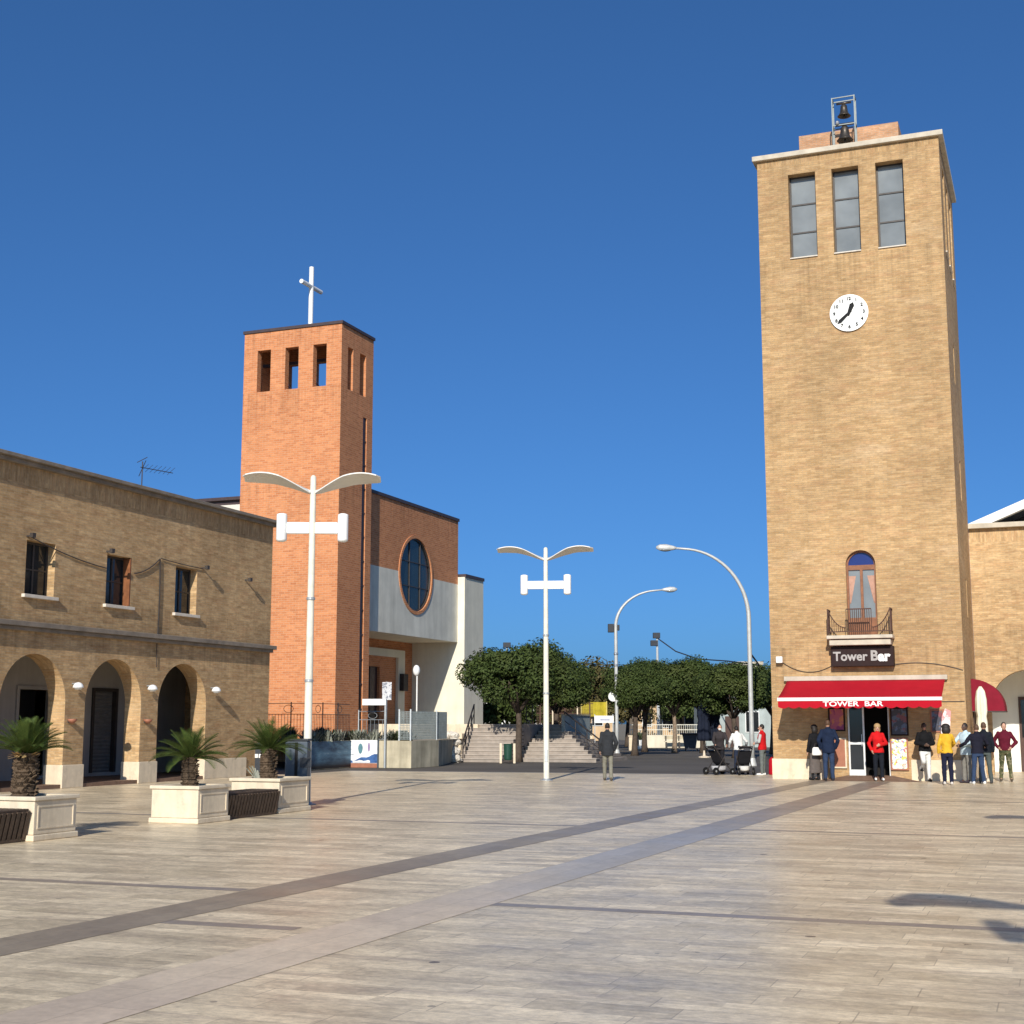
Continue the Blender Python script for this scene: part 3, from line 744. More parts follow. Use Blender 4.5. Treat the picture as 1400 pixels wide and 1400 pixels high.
# ================================================================== left hand arcade building   x = u - 40.55, facade faces -y
LO = G(-24.5, 40.55)
lb = thing('arcade_building', 'long brown brick building with round arches and upper windows on the left of the square', 'building', LO, R(90)-GA)
AC = [35.64-3.29*k-40.55 for k in range(6)]; r = 1.24; ZS = 2.22; LX = AC[-1]-2.2
outl = [(LX,0)]
for c in reversed(AC):
    outl.append((c-r,0)); outl += [(c-r*math.cos(math.pi*i/20), ZS+r*math.sin(math.pi*i/20)) for i in range(21)]; outl.append((c+r,0))
outl += [(0,0),(0,8.25),(LX,8.25)]
WX = [(35.05-40.55-3.27*k, 36.17-40.55-3.27*k) for k in range(6)]
holes = [rect(a,b,4.96,6.36) for a,b in WX]
mb = MB(); mb.slab([outl]+holes, (0,0,0),(1,0,0),(0,0,1),(0,1,0),.55)
mb.slab([rect(.55,9,0,8.25)], (0,0,0),(0,1,0),(0,0,1),(-1,0,0),.4)
mb.box(LX,-.4,8.6,9,0,8.25); mb.box(LX,LX+.4,.552,8.6,0,8.25)
mb.build('wall', M['tan_brick'], lb)
mb = MB(); mb.box(LX+.4,-.402,.552,8.598,7.9,8.1); mb.box(LX+.4,-.402,.552,8.598,3.62,3.9); mb.build('floor_slab', M['concrete'], lb)
BY = 3.0
mb = MB()
dors = [(31.9-40.55,33.5-40.55,.2,2.65),(35.25-40.55,36.45-40.55,.2,2.66)]+[(35.25-40.55-3.29*k,36.45-40.55-3.29*k,.2,2.66) for k in range(2,6)]
mb.slab([rect(LX+.4,-.402,0,3.62)]+[rect(*d) for d in dors], (0,BY,0),(1,0,0),(0,0,1),(0,1,0),.3)
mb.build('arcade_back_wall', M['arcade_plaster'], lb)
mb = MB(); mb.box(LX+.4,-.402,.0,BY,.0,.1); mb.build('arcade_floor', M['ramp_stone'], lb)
for i,(a,b,c,d) in enumerate(dors):
    m_ = MB(); w = .09
    m_.box(a-.02,a+w,BY-.05,BY+.1,c,d); m_.box(b-w,b+.02,BY-.05,BY+.1,c,d); m_.box(a-.02,b+.02,BY-.05,BY+.1,d-.001,d+.1)
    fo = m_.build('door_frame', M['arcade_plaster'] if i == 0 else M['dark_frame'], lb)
    m_ = MB()
    if i == 0: m_.box(a+w,b-w,BY+.6,BY+.65,c,d); m_.build('dark_room', M['black'], fo)
    else:
        n = 22
        for k in range(n):
            z0 = c+(d-c)*k/n; z1 = c+(d-c)*(k+1)/n; zz = (z0+z1)/2
            m_.add([(a+w,BY+.12,z0),(b-w,BY+.12,z0),(b-w,BY+.09,zz),(a+w,BY+.09,zz),(a+w,BY+.12,z1),(b-w,BY+.12,z1)], [(0,1,2,3),(3,2,5,4)])
        m_.build('roller_shutter', M['shutter_grey'], fo)
# cornice, string course, plinths
mb = MB(); mb.box(LX-.1,.06,-.14,9.1,8.252,8.36); mb.box(LX-.16,.12,-.26,9.2,8.362,8.46); mb.build('cornice', M['old_cornice'], lb, bevel=.01)
mb = MB(); mb.box(LX-.05,.06,-.10,-.002,4.02,4.12); mb.box(LX-.05,.12,-.20,-.002,4.122,4.25); mb.build('string_course', M['old_cornice'], lb, bevel=.012)
for x0,x1 in [(c0+r-.03,c1-r+.03) for c0, c1 in zip(AC[1:], AC[:-1])]+[(AC[0]+r-.03,-1.32)]:
    mb = MB(); mb.box(x0,x1,-.04,.59,0,.60); mb.build('plinth', M['cream_stone'], lb, bevel=.012)
for i,(a,b) in enumerate(WX):
    f = MB(); w = .06; y0, y1 = .24, .30; z0, z1 = 4.96, 6.36
    f.box(a,a+w,y0,y1,z0,z1); f.box(b-w,b,y0,y1,z0,z1); f.box(a+w,b-w,y0,y1,z0,z0+w); f.box(a+w,b-w,y0,y1,z1-w,z1)
    f.box((a+b)/2-.03,(a+b)/2+.03,y0,y1,z0+w,z1-w); f.box(a+w,(a+b)/2-.03,y0,y1,5.62,5.66); f.box((a+b)/2+.03,b-w,y0,y1,5.62,5.66)
    fo = f.build('window', M['dark_frame'], lb)
    g = MB(); g.box(a+w,b-w,y0+.03,y0+.04,z0+w,z1-w); g.build('pane', M['dark_glass'], fo)
    s = MB(); s.box(a-.1,b+.1,-.10,.23,z0-.09,z0+.0); s.build('sill', M['sill_stone'], fo, bevel=.01)
    if i == 1:
        s = MB(); s.box(b-.07,b-.02,.0,.235,z0+.02,z1-.02); s.build('shutter', M['brown_wood'], fo)
# cables and brackets on the facade
fu = lambda u,z,y=-.03: (u-40.55,y,z)
wallcable(lb, [fu(28.5,6.42)]+sag(fu(28.54,6.46),fu(31.72,5.95),.08), r=.016)
wallcable(lb, sag(fu(33.0,5.93),fu(34.2,6.48),.1), r=.018)
wallcable(lb, [fu(34.2,6.48),fu(34.24,5.4),fu(34.22,4.26)], r=.02)
wallcable(lb, sag(fu(34.25,6.5),fu(36.4,6.42),.02), r=.014)
wallcable(lb, [fu(34.2,4.0),fu(34.22,3.3)], r=.012)
for u,z in ((28.5,6.45),(31.74,6.42),(36.42,6.44),(38.9,6.3)):
    mb = MB(); mb.bar(fu(u,z,0),fu(u,z,-.2),.04); mb.box(u-40.55-.06,u-40.55+.06,-.24,-.14,z-.05,z+.07); mb.build('cable_bracket', M['dark_frame'], lb)
def dome_lamp(u, z, label, first=[None]):
    p = G(-24.5, u, z)
    if first[0]: return dup(first[0], p, R(90)-GA, label, 'white dome lamps along the arcade')
    t = thing('wall_lamp', label, 'wall lamp', p, R(90)-GA, 'white dome lamps along the arcade')
    m_ = MB(); m_.tube([(0,0,.05),(0,-.10,.06),(0,-.18,.02)], .02, 6); m_.build('arm', M['grey_metal'], t)
    m_ = MB(); m_.ell((0,-.20,-.06),.145,.145,.15,16,7,z0=0); m_.build('lamp_shade', M['lamp_white'], t, smooth=True)
    m_ = MB(); m_.ell((0,-.20,-.065),.11,.11,.05,12,5,z1=0); m_.build('diffuser', M['white_paint'], t, smooth=True)
    first[0] = t
dome_lamp(37.12, 2.72, 'white dome lamp on the brick wall right of the last arch')
dome_lamp(33.84, 2.70, 'white dome lamp on the pier between the second and last arch, above a palm')
dome_lamp(30.55, 2.68, 'white dome lamp on the pier right of the leftmost arch in view')
def pier_lamp(u, z, label, first=[None]):
    p = G(-24.5, u, z)
    if first[0]: return dup(first[0], p, R(90)-GA, label, 'small terracotta lamps on the piers')
    t = thing('wall_lamp', label, 'wall lamp', p, R(90)-GA, 'small terracotta lamps on the piers')
    m_ = MB(); m_.lathe([(.04,-.12),(.10,-.06),(.13,.0),(.11,.0),(.04,-.04)], (0,-.13,0), 14); m_.build('lamp_shade', M['panel_brick'], t, smooth=True)
    m_ = MB(); m_.box(-.03,.03,-.10,-.002,-.1,-.04); m_.build('bracket', M['iron'], t)
    first[0] = t
pier_lamp(30.46, 1.80, 'small terracotta uplight low on the pier beside the largest palm')
pier_lamp(33.78, 1.80, 'small terracotta uplight low on the pier left of the last arch')
an = thing('tv_antenna', 'thin metal television aerial on the roof of the left brick building', 'antenna', G(-27, 36.6, 8.25), R(90)-GA)
mb = MB(); mb.tube([(0,0,.2),(0,0,1.75)], .018, 6); mb.build('mast', M['iron'], an)
mb = MB(); mb.tube([(-.1,0,1.55),(.95,-.5,1.5)], .014, 5)
for k in range(7):
    c = Vector((.05+.14*k,-.05-.07*k,1.55)); mb.tube([c+Vector((-.02,-.16,.10)),c+Vector((.02,.16,-.10))], .007, 4)
mb.tube([(-.05,.1,.95),(.9,-.35,.85)], .014, 5)
mb.tube([(-.1,-.2,1.75),(.1,.2,1.3)], .012, 5); mb.tube([(-.15,.1,1.7),(.1,-.1,1.9)], .012, 5)
mb.build('rods', M['iron'], an)

# ================================================================== church: bell tower and hall, both in the square's grid
CO = Vector((-7.82, 62, 0)); CT = 19.9
bt = thing('church_bell_tower', 'square orange red brick church bell tower with open slots near its top', 'bell tower', CO, -GA)
TX = -5.19; TY = 3.2; t_ = .34
op = [(-4.46,-3.74),(-2.96,-2.25),(-1.48,-.78)]
mb = MB()
mb.slab([rect(TX,0,0,CT)]+[rect(a,b,17.03,19.03) for a,b in op], (0,0,0),(1,0,0),(0,0,1),(0,1,0),t_)
mb.slab([rect(TX,0,0,CT)]+[rect(a,b,17.03,19.03) for a,b in op], (0,TY,0),(1,0,0),(0,0,1),(0,-1,0),t_)
so = [(.62,1.14),(1.82,2.44)]
mb.slab([rect(t_,TY-t_,0,CT)]+[rect(a,b,16.95,18.95) for a,b in so]+[rect(2.24,2.62,1.2,15.95)], (0,0,0),(0,1,0),(0,0,1),(-1,0,0),t_)
mb.slab([rect(t_,TY-t_,0,CT)]+[rect(a,b,16.95,18.95) for a,b in so], (TX,0,0),(0,1,0),(0,0,1),(1,0,0),t_)
mb.build('wall', M['red_brick'], bt)
mb = MB(); mb.box(TX-.06,.06,-.06,TY+.06,CT+.002,CT+.14); mb.build('roof_cap', M['cap_metal'], bt)
mb = MB(); mb.box(TX+t_+.002,-t_-.002,t_+.002,TY-t_-.002,16.5,16.7); mb.build('belfry_floor', M['concrete'], bt)
mb = MB(); mb.box(-.08,-.05,2.24,2.62,1.2,15.95); sw = mb.build('slit_window', M['slit_glass'], bt)
mb = MB()
for k in range(1,13): mb.box(-.05,-.02,2.24,2.62,1.2+k*1.135-.03,1.2+k*1.135+.03)
mb.build('glazing_bar', M['cap_metal'], sw)
mb = MB(); mb.bar((TX+t_,1.2,18.6),(-t_,1.2,18.6),.14); mb.build('bell_beam', M['cap_metal'], bt)
for x in (-3.9,-2.35):
    b = MB(); s = 1.55; b.lathe([(.02*s,.52*s),(.08*s,.5*s),(.15*s,.44*s),(.17*s,.3*s),(.2*s,.15*s),(.27*s,.03*s),(.30*s,0),(.28*s,0),(.17*s,.15*s),(.1*s,.4*s)], (x+.1,1.2,17.35), 20)
    b.tube([(x+.1,1.2,18.1),(x+.1,1.2,18.6)], .05, 6); b.build('bell', M['steel'], bt, smooth=True)
cr = thing('roof_cross', 'large white tubular cross standing on the roof of the church bell tower', 'cross', CO+VX*-2.52+UX*1.5+Vector((0,0,CT+.14)), -GA)
mb = MB(); mb.tube([(0,0,.16),(0,0,3.32)], .115, 14); mb.build('upright', M['lamp_white'], cr, smooth=False)
mb = MB(); mb.tube([(0,-.95,2.35),(0,.95,2.35)], .105, 14); mb.build('crossbar', M['lamp_white'], cr)
mb = MB(); mb.lathe([(.26,0),(.26,.06),(.16,.08),(.16,.16)], (0,0,0), 14); mb.build('base', M['cap_metal'], cr)

ch = thing('church_hall', 'modern church hall in red brick and white plaster with a round window above its porch', 'church', CO, -GA)
FX, Y0, Y1 = -.3, TY+.002, 14.2
zc, uc, rw = 9.15, 8.86, 2.02
def halfhole(up):
    pts = []
    for i in range(25):
        a = math.pi*i/24; pts.append((uc+rw*math.cos(a)*(1 if up else -1), zc+rw*math.sin(a)*(1 if up else -1)))
    return pts
up = [(Y0,zc),(uc-rw,zc)]+list(reversed(halfhole(True)))[1:]+[(Y1,zc),(Y1,12.6),(Y0,12.6)]
lo = [(Y1,zc),(uc+rw,zc)]+list(reversed(halfhole(False)))[1:]+[(Y0,zc),(Y0,6.02),(Y1,6.02)]
mb = MB(); mb.slab([up], (FX,0,0),(0,1,0),(0,0,1),(-1,0,0),.4); mb.build('brick_front', M['red_brick'], ch)
mb = MB(); mb.slab([lo], (FX,0,0),(0,1,0),(0,0,1),(-1,0,0),.4); mb.build('plaster_front', M['grey_plaster'], ch)
mb = MB(); mb.box(-3.0,FX-.402,Y0,Y1,6.02,6.3); mb.build('porch_ceiling', M['porch_plaster'], ch)
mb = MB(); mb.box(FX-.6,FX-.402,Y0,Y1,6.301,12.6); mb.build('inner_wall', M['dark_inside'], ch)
mb = MB(); mb.slab([circ(uc,zc,rw), list(reversed(circ(uc,zc,rw-.16)))], (FX+.04,0,0),(0,1,0),(0,0,1),(-1,0,0),.20)
rwn = mb.build('round_window', M['red_brick'], ch)
mb = MB(); mb.slab([circ(uc,zc,rw-.14)], (FX-.10,0,0),(0,1,0),(0,0,1),(-1,0,0),.03); mb.build('pane', M['church_glass'], rwn)
mb = MB(); w = .05
for d in (-.62,.62):
    hh = math.sqrt((rw-.22)**2-d*d)
    mb.box(FX-.098,FX-.05,uc+d-w/2,uc+d+w/2,zc-hh,zc+hh); mb.box(FX-.096,FX-.06,uc-hh,uc+hh,zc+d-w/2,zc+d+w/2)
mb.slab([circ(uc,zc,rw-.16), list(reversed(circ(uc,zc,rw-.24)))], (FX-.03,0,0),(0,1,0),(0,0,1),(-1,0,0),.065)
mb.build('glazing_bar', M['dark_frame'], rwn)
# porch back wall with portal
px0_, px1_ = 6.5, 12.2
mb = MB(); mb.slab([rect(Y0,Y1,0,6.3), list(reversed(rect(8.6,10.3,1.66,4.6)))], (-3.0,0,0),(0,1,0),(0,0,1),(-1,0,0),.3); mb.build('porch_wall', M['red_brick'], ch)
mb = MB(); mb.box(-3.0+.002,-2.85,12.2,13.0,1.65,5.55); mb.box(-2.998,-2.85,6.5,12.198,5.15,5.55); mb.build('portal_frame', M['porch_plaster'], ch)
mb = MB(); mb.box(-3.2,-3.15,8.6,10.3,1.66,4.6); d_ = mb.build('church_door', M['door_wood'], ch)
mb = MB(); mb.box(-3.149,-3.12,9.43,9.47,1.66,4.6); mb.box(-3.149,-3.12,8.7,9.35,2.0,2.1); mb.box(-3.149,-3.12,9.55,10.2,2.0,2.1); mb.build('door_trim', M['iron'], d_)
mb = MB(); mb.box(-2.84,-2.6,12.35,12.9,3.4,4.3); mb.build('lantern_box', M['iron'], ch)
# side and rear masses
mb = MB(); mb.box(-14,FX-.601,Y0,Y1,6.301,12.35); mb.box(-14,-3.301,Y0,Y1,0,6.3); mb.build('nave', M['white_plaster'], ch)
mb = MB(); mb.box(-14.1,FX+.06,Y0,Y1+.05,12.602,12.76); mb.box(-14,FX-.402,Y0+.2,Y1,12.35,12.6); mb.build('roof_edge', M['cap_metal'], ch)
mb = MB(); mb.box(-14,.1,Y1+.001,16.85,0,9.55); mb.build('rear_block', M['rear_plaster'], ch)
mb = MB(); mb.box(-14.05,.15,Y1+.06,16.9,9.552,9.72); mb.build('rear_roof_edge', M['cap_metal'], ch)

# ================================================================== terrace, steps, walls in front of the church
SO = Vector((0.5, 61.2, 0))       # right foot of the main steps
def S(x, y, z=0): return SO + VX*x + UX*y + Vector((0,0,z))
tr = structure(MB().build('terrace_ground', M['terrace_ground'])) if False else None
P0, P1, P2, P3 = Vector((-7.35,51.4,0)), Vector((-6.25,54.75,0)), Vector((-3.85,53.9,0)), Vector((-2.92,56.2,0))
poly = [P0,P1,P2,P3,S(-3.3,0),S(-3.3,3.0),S(-14,3.0),S(-14,-8)]
mb = MB(); n = len(poly)
inset = [p + (S(-8,0)-p)*.02 for p in poly]
mb.add([(p.x,p.y,1.0) for p in inset], [tuple(range(n))])
structure(mb.build('garden_terrace', M['terrace_ground']))
mb = MB(); mb.box(-14,-1.13,3.02,8.6,-.02,1.64); mb.box(-1.129,0,5.75,8.6,-.02,1.64); mb.box(-14,-5,8.601,22,-.02,1.64); o = mb.build('church_forecourt', M['step_stone']); o.location = SO; o.rotation_euler = (0,0,-GA); structure(o)
mb = MB(); mb.box(-14,-3.3,2.72,3.01,.0,1.66); o = tag(mb.build('garden_wall', M['cream_stone'], bevel=.03), 'low beige garden wall behind the railing below the church porch', 'wall'); o.location = SO; o.rotation_euler = (0,0,-GA)

def wallseg(name, label, p, q, h, mat, th=.25, cat='wall'):
    d = q-p; L = d.length; a = math.atan2(d.y,d.x); t = thing(name, label, cat, p, a)
    mb = MB(); mb.box(0,L,0,th,0,h); mb.build('wall', mat, t)
    return t, L
mt, L = wallseg('mural_wall', 'dark blue sea mural painted on the low wall left of the white panel', P0, P1, 1.03, M['concrete'])
mb = MB(); mb.box(0,L-.02,-.02,-.002,.03,1.02); mb.build('mural', M['mural_blue'], mt)
q = P1+(P2-P1)*.47
pt, L = wallseg('panel_wall', 'low wall carrying a white panel with a blue wave and a brick red base', P1, q, 1.03, M['concrete'])
mb = MB(); mb.box(.0,L-.06,-.03,-.002,.17,1.05); mb.build('white_panel', M['banner_white'], pt)
mb = MB(); mb.box(.0,L-.06,-.032,-.002,.0,.168); mb.build('base_strip', M['panel_brick'], pt)
mb = MB(); wv = [(0,.18)]+[(L-.06,.18)]+[((L-.06)*(1-i/10), .52-.26*(i/10)+.03*math.sin(i*1.3)) for i in range(11)]
mb.slab([wv],(0,-.036,0),(1,0,0),(0,0,1),(0,1,0),.005); mb.build('wave', plain('wave_blue',(.05,.12,.30),.5,.3,var=.4,scale=5), pt)
mb = MB(); wv = [(.1,.19)]+[(L*.7,.19)]+[(.1+(L*.7-.1)*(1-i/8), .27+.02*math.sin(i*1.7)) for i in range(9)]
mb.slab([wv],(0,-.041,0),(1,0,0),(0,0,1),(0,1,0),.004); mb.build('foam', M['banner_white'], pt)
mb = MB(); mb.slab([[( .42+.10*math.cos(a*math.pi/8)*(1 if a<=8 else .9), .72+.2*math.sin(a*math.pi/8)) for a in range(16)]],(0,-.034,0),(1,0,0),(0,0,1),(0,1,0),.003); mb.build('emblem', plain('emblem_teal',(.10,.22,.26),.5,.3), pt)
mb = MB(); mb.slab([[( .78+.05*math.cos(a*math.pi/8), .78+.18*math.sin(a*math.pi/8)) for a in range(16)]],(0,-.034,0),(1,0,0),(0,0,1),(0,1,0),.003); mb.build('emblem', plain('emblem_violet',(.28,.22,.36),.5,.3), pt)
mb = MB(); mb.box(L-.06,L+.0,-.04,-.002,0,1.05); mb.build('edge_post', M['cabinet_blue'], pt)
wallseg('concrete_wall', 'stained yellowish concrete wall in the sun beside the white wave panel', q, P2, 1.03, M['concrete'])
wallseg('concrete_wall', 'shaded grey green concrete wall under the mesh fence panel', P2, P3, 1.03, M['concrete'])
wallseg('concrete_wall', 'low wall hidden behind boulders left of the main steps', P3, S(-3.35,0), 1.0, M['concrete'])

# steps
RISE, RUN, NS = .165, .33, 10
st = thing('stone_steps', 'wide flight of pale brown stone steps leading up to the church forecourt', 'steps', SO, -GA)
mb = MB()
for k in range(NS): mb.box(-3.05-.09*k, -1.12, RUN*k, RUN*NS, RISE*k, RISE*(k+1)-.03)
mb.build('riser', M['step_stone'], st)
mb = MB()
for k in range(NS): mb.box(-3.07-.09*k, -1.09, RUN*k-.035, RUN*(k+1), RISE*(k+1)-.029, RISE*(k+1))
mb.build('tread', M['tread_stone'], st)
s2o = S(-1.07,1.75)
s2 = thing('stone_steps', 'second lower flight of stone steps narrowing to the right beside the tree', 'steps', s2o, -GA)
mb = MB(); mc = MB(); n2 = 9
for k in range(n2):
    xr = 3.80-.33*k
    mb.box(0, xr, RUN*1.3*k, RUN*1.3*n2+1, RISE*k-.02 if k == 0 else RISE*k, RISE*(k+1)-.03); mc.box(0, xr+.03, RUN*1.3*k-.035, RUN*1.3*(k+1), RISE*(k+1)-.029, RISE*(k+1))
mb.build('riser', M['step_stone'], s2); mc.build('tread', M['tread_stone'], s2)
def handrail(name, label, p, q, hts=.9, n=4):
    d = q-p; t = thing(name, label, 'handrail', p, 0)
    mb = MB(); mb.tube([(0,0,hts),(d.x,d.y,d.z+hts)], .035, 8); mb.tube([(0,0,hts*.55),(d.x,d.y,d.z+hts*.55)], .02, 6); mb.build('rail', M['iron'], t)
    for k in range(n+1):
        a = k/n; mb = MB(); mb.tube([(d.x*a,d.y*a,d.z*a),(d.x*a,d.y*a,d.z*a+hts)], .025, 6); mb.build('post', M['iron'], t)
handrail('handrail', 'dark iron handrail running down the left side of the main steps', S(-3.85,3.6,1.66), S(-2.85,-.02,.02))
handrail('handrail', 'dark handrail against the pale church wall at the top of the steps', S(-1.9,4.6,1.66), S(-.9,3.5,1.66), n=2)
handrail('handrail', 'long dark handrail slanting down beside the teal wall', s2o+UX*3.3+Vector((0,0,1.32))+VX*1.2, s2o+VX*3.75+UX*.6+Vector((0,0,.1)), n=3)
# boulders
def rockmesh(seed, r):
    bm = bmesh.new(); bmesh.ops.create_icosphere(bm, subdivisions=3, radius=r)
    for v in bm.verts:
        p = v.co*1.7/r+Vector((seed*3.1,seed,0)); f = 1+.30*noise.noise(p)+.14*noise.noise(p*2.6)
        v.co = Vector((v.co.x*f*1.15, v.co.y*f, v.co.z*f*.8))
    me = bpy.data.meshes.new('boulder'); bm.to_mesh(me); bm.free(); me.materials.append(M['rock']); boxuv(me); return me
rk = [rockmesh(i+1,.30) for i in range(4)]
places = [(-3.45,-.25,.16,1.0),(-3.05,-.35,.13,.8),(-3.75,.1,.42,.9),(-3.4,.25,.48,.8),(-3.25,-.05,.40,.7),(-3.95,.4,.75,.9),(-3.6,.7,.85,.8),(-3.5,-.4,.48,.6),(-4.0,1.2,1.12,.9),(-3.7,.9,1.15,.7)]
words = ['at the foot of the left side of the steps, against the concrete wall','lowest and frontmost at the left end of the bottom step','wedged halfway up the heap left of the steps','beside the third step in the heap','small, tucked against the second step','upper left in the heap beside the steps','beside the sixth step near the handrail','small, perched on the front of the heap','near the top of the heap under the mesh fence','topmost small one beside the handrail']
for i,(x,y,z,s) in enumerate(places):
    o = link(bpy.data.objects.new('boulder', rk[i%4])); o.location = S(x,y,z); o.scale = (s,s,s); o.rotation_euler = (0,0,i*1.1)
    tag(o, 'pale boulder '+words[i], 'boulder', 'pale boulders left of the steps')
for k in range(5):
    t = thing('stone_block', ['lowest','second','third','fourth','topmost'][k]+' cream block of the stepped edge left of the main steps', 'stone block', S(-3.05-.17*k-.28, RUN*1.4*k-.12, 0), -GA, 'cream blocks stepping up beside the stairs')
    mb = MB(); mb.box(0,.27+.08,0,.45,0,.24+.25*k); mb.build('block', M['cream_stone'], t, bevel=.02)

# railing on the low wall
def railing(name, label, pts, z, h, step, mat, r=.008):
    t = thing(name, label, 'railing', pts[0]+Vector((0,0,z)), 0)
    top = MB(); bars = MB(); posts = MB()
    for p, q in zip(pts[:-1], pts[1:]):
        a = p-pts[0]; b = q-pts[0]; L = (b-a).length; n = max(1,int(L/step))
        for hh in (h, h*.72, .08): top.tube([(a.x,a.y,hh),(b.x,b.y,hh)], .013, 6)
        for i in range(n+1):
            c = a+(b-a)*(i/n)
            if i % 10 == 0: posts.tube([(c.x,c.y,0),(c.x,c.y,h+.05)], .022, 6)
            else: bars.tube([(c.x,c.y,.08),(c.x,c.y,h*.72)], r, 4)
        m = max(1,int(L/1.5))
        for i in range(m):
            c = a+(b-a)*((i+.5)/m); w = (b-a).normalized()*.2
            ring = [(c.x+w.x*math.cos(s*.5236), c.y+w.y*math.cos(s*.5236), h*.86+h*.10*math.sin(s*.5236)) for s in range(13)]
            top.tube(ring, .012, 4)
    top.build('rail', mat, t); bars.build('baluster', mat, t); posts.build('post', mat, t)
    return t
off = Vector((-.1,.25,0))
railing('railing', 'dark iron railing with rings along the terrace in front of the church tower', [P0+Vector((-4.5,1.8,0)),P0+Vector((-.2,.3,0)),P1+Vector((-.12,.4,0))], 1.0, 1.42, .13, M['iron'])
railing('railing', 'lighter grey railing on the low wall behind the white sign', [P1+Vector((.25,.25,0)),P2+Vector((-1.0,.55,0))], 1.0, 1.15, .16, M['grey_metal'])
fp = thing('mesh_fence', 'grey mesh fence panels on the concrete wall left of the church steps', 'fence', P2+Vector((-.5,.35,1.03)), 0)
A_ = P2+Vector((-.5,.35,0))
for k,(p,q) in enumerate(((A_,P2+Vector((-.05,.2,0))),(P2+Vector((-.05,.2,0)),P3+Vector((-.1,.1,0))),(P3+Vector((-.1,.1,0)),P3+Vector((.25,1.4,0))))):
    a = p-A_; b = q-A_; d = b-a; L = d.length; e = d.normalized()
    mb = MB(); n = int(L/.055)
    for i in range(n+1): c = a+e*(L*i/n); mb.bar((c.x,c.y,.04),(c.x,c.y,1.12),.022,.006)
    for j in range(17): z = .05+1.06*j/16; mb.bar((a.x,a.y,z),(b.x,b.y,z),.008,.022)
    mb.build('mesh_panel', M['fence_grey'], fp)
    mb = MB(); mb.bar((a.x,a.y,-.02),(a.x,a.y,1.2),.05); mb.build('post', M['grey_metal'], fp)

# sign post with name plate, notice board, globe lamp
sp = thing('sign_post', 'grey post with a blank white plate pointing left beside the concrete wall', 'sign', Vector((-4.88,54.15,0)), -R(6))
mb = MB(); mb.tube([(0,0,0),(0,0,2.62)], .045, 10); mb.build('post', M['grey_metal'], sp)
mb = MB(); mb.box(-.90,.02,-.055,-.045,2.38,2.62); mb.build('plate', M['white_paint'], sp, bevel=.004)
nb = thing('notice_board', 'small grey notice board on a thin pole in front of the church porch', 'notice board', Vector((-5.05,56.4,1.0)), -R(6))
mb = MB(); mb.tube([(0,0.03,0),(0,0.03,2.35)], .03, 8); mb.build('post', M['grey_metal'], nb)
mb = MB(); mb.box(-.17,.21,-.02,.0,1.62,2.33); mb.build('board', flat_art('notice_sheet', (.55,.55,.56), [((.20,.21,.25),.52,.56),((.70,.70,.70),.6,.64)], 7), nb)
gl = thing('globe_lamp', 'slim white pole lamp with an oval globe in front of the church porch', 'lamp', Vector((-4.45,65.6,1.64)), 0)
mb = MB(); mb.tube([(0,0,0),(0,0,2.3)], .035, 8); mb.build('pole', M['white_paint'], gl)
mb = MB(); mb.ell((-.03,0,2.5),.17,.17,.26,14,10); mb.build('globe', M['lamp_white'], gl, smooth=True)

# ================================================================== double wing lamps
def plaza_lamp():
    t = thing('plaza_lamp', '', 'street lamp', (0,0,0), 0, 'white double winged lamps of the square')
    mb = MB(); mb.lathe([(.11,0),(.11,.02),(.085,.05),(.082,2.5),(.072,4.5),(.062,6.98),(.03,7.02)], (0,0,0), 18)
    mb.build('pole', M['pole_cream'], t, smooth=True)
    mb = MB(); mb.box(-.045,.045,-.092,-.06,.55,.92); mb.build('hatch', M['grey_metal'], t, bevel=.006)
    mb = MB()
    for z in (2.55,4.3): mb.lathe([(.088,z),(.094,z+.01),(.094,z+.05),(.086,z+.06)], (0,0,0), 18)
    mb.build('collar', M['grey_metal'], t)
    mb = MB(); mb.lathe([(.2,0),(.2,.015),(.12,.03),(.10,.06)], (0,0,0), 18); mb.build('base_plate', M['grey_metal'], t)
    for s in (-1,1):
        n = 18; up = []; 
        for i in range(n+1):
            a = i/n; x = .05+1.42*a
            z = 6.66+.37*math.sin(min(1,a*1.05)*math.pi*.62)**1.15*(1.0) - .06*a*a
            k1 = min(1, a/.45)**.8; wl = .07+.46*k1; wr = .07+.46*k1; tilt = .03*k1
            if a > .74: wr -= .55*((a-.74)/.26)**1.2
            if a > .95: wl -= .16*((a-.95)/.05)**2
            th = .06*(1-.5*a)
            up.append((x*s, -wl, wr, z, th, tilt))
        vs = []
        for (x,ya,yb2,z,th,ti) in up: vs += [(x,ya,z-.02+ti*.75),(x,(ya+yb2)/2,z+.03),(x,yb2,z-.02-ti),(x,yb2,z-.02-ti-.025),(x,(ya+yb2)/2,z+.03-th),(x,ya,z-.02+ti*.75-.025)]
        fs = []
        for i in range(n):
            for j in range(6):
                fs.append((i*6+j, i*6+(j+1)%6, (i+1)*6+(j+1)%6, (i+1)*6+j))
        fs.append((0,1,2,3,4,5)); fs.append(tuple(n*6+j for j in reversed(range(6))))
        if s > 0: fs = [tuple(reversed(f)) for f in fs]
        mb = MB(); mb.add(vs, fs); mb.build('wing', M['wing_white'], t)
        mb = MB(); mb.bar((.06*s,0,5.86),(.55*s,0,5.86),.10,.25); mb.build('arm', M['lamp_white'], t, bevel=.02)
        mb = MB(); mb.lathe([(.06,5.56),(.11,5.585),(.115,5.62),(.115,6.12),(.11,6.16),(.06,6.18)], (.66*s,0,0), 18); mb.build('lantern', M['lamp_white'], t, smooth=True)
    return t
pl0 = plaza_lamp(); LR = R(-6)
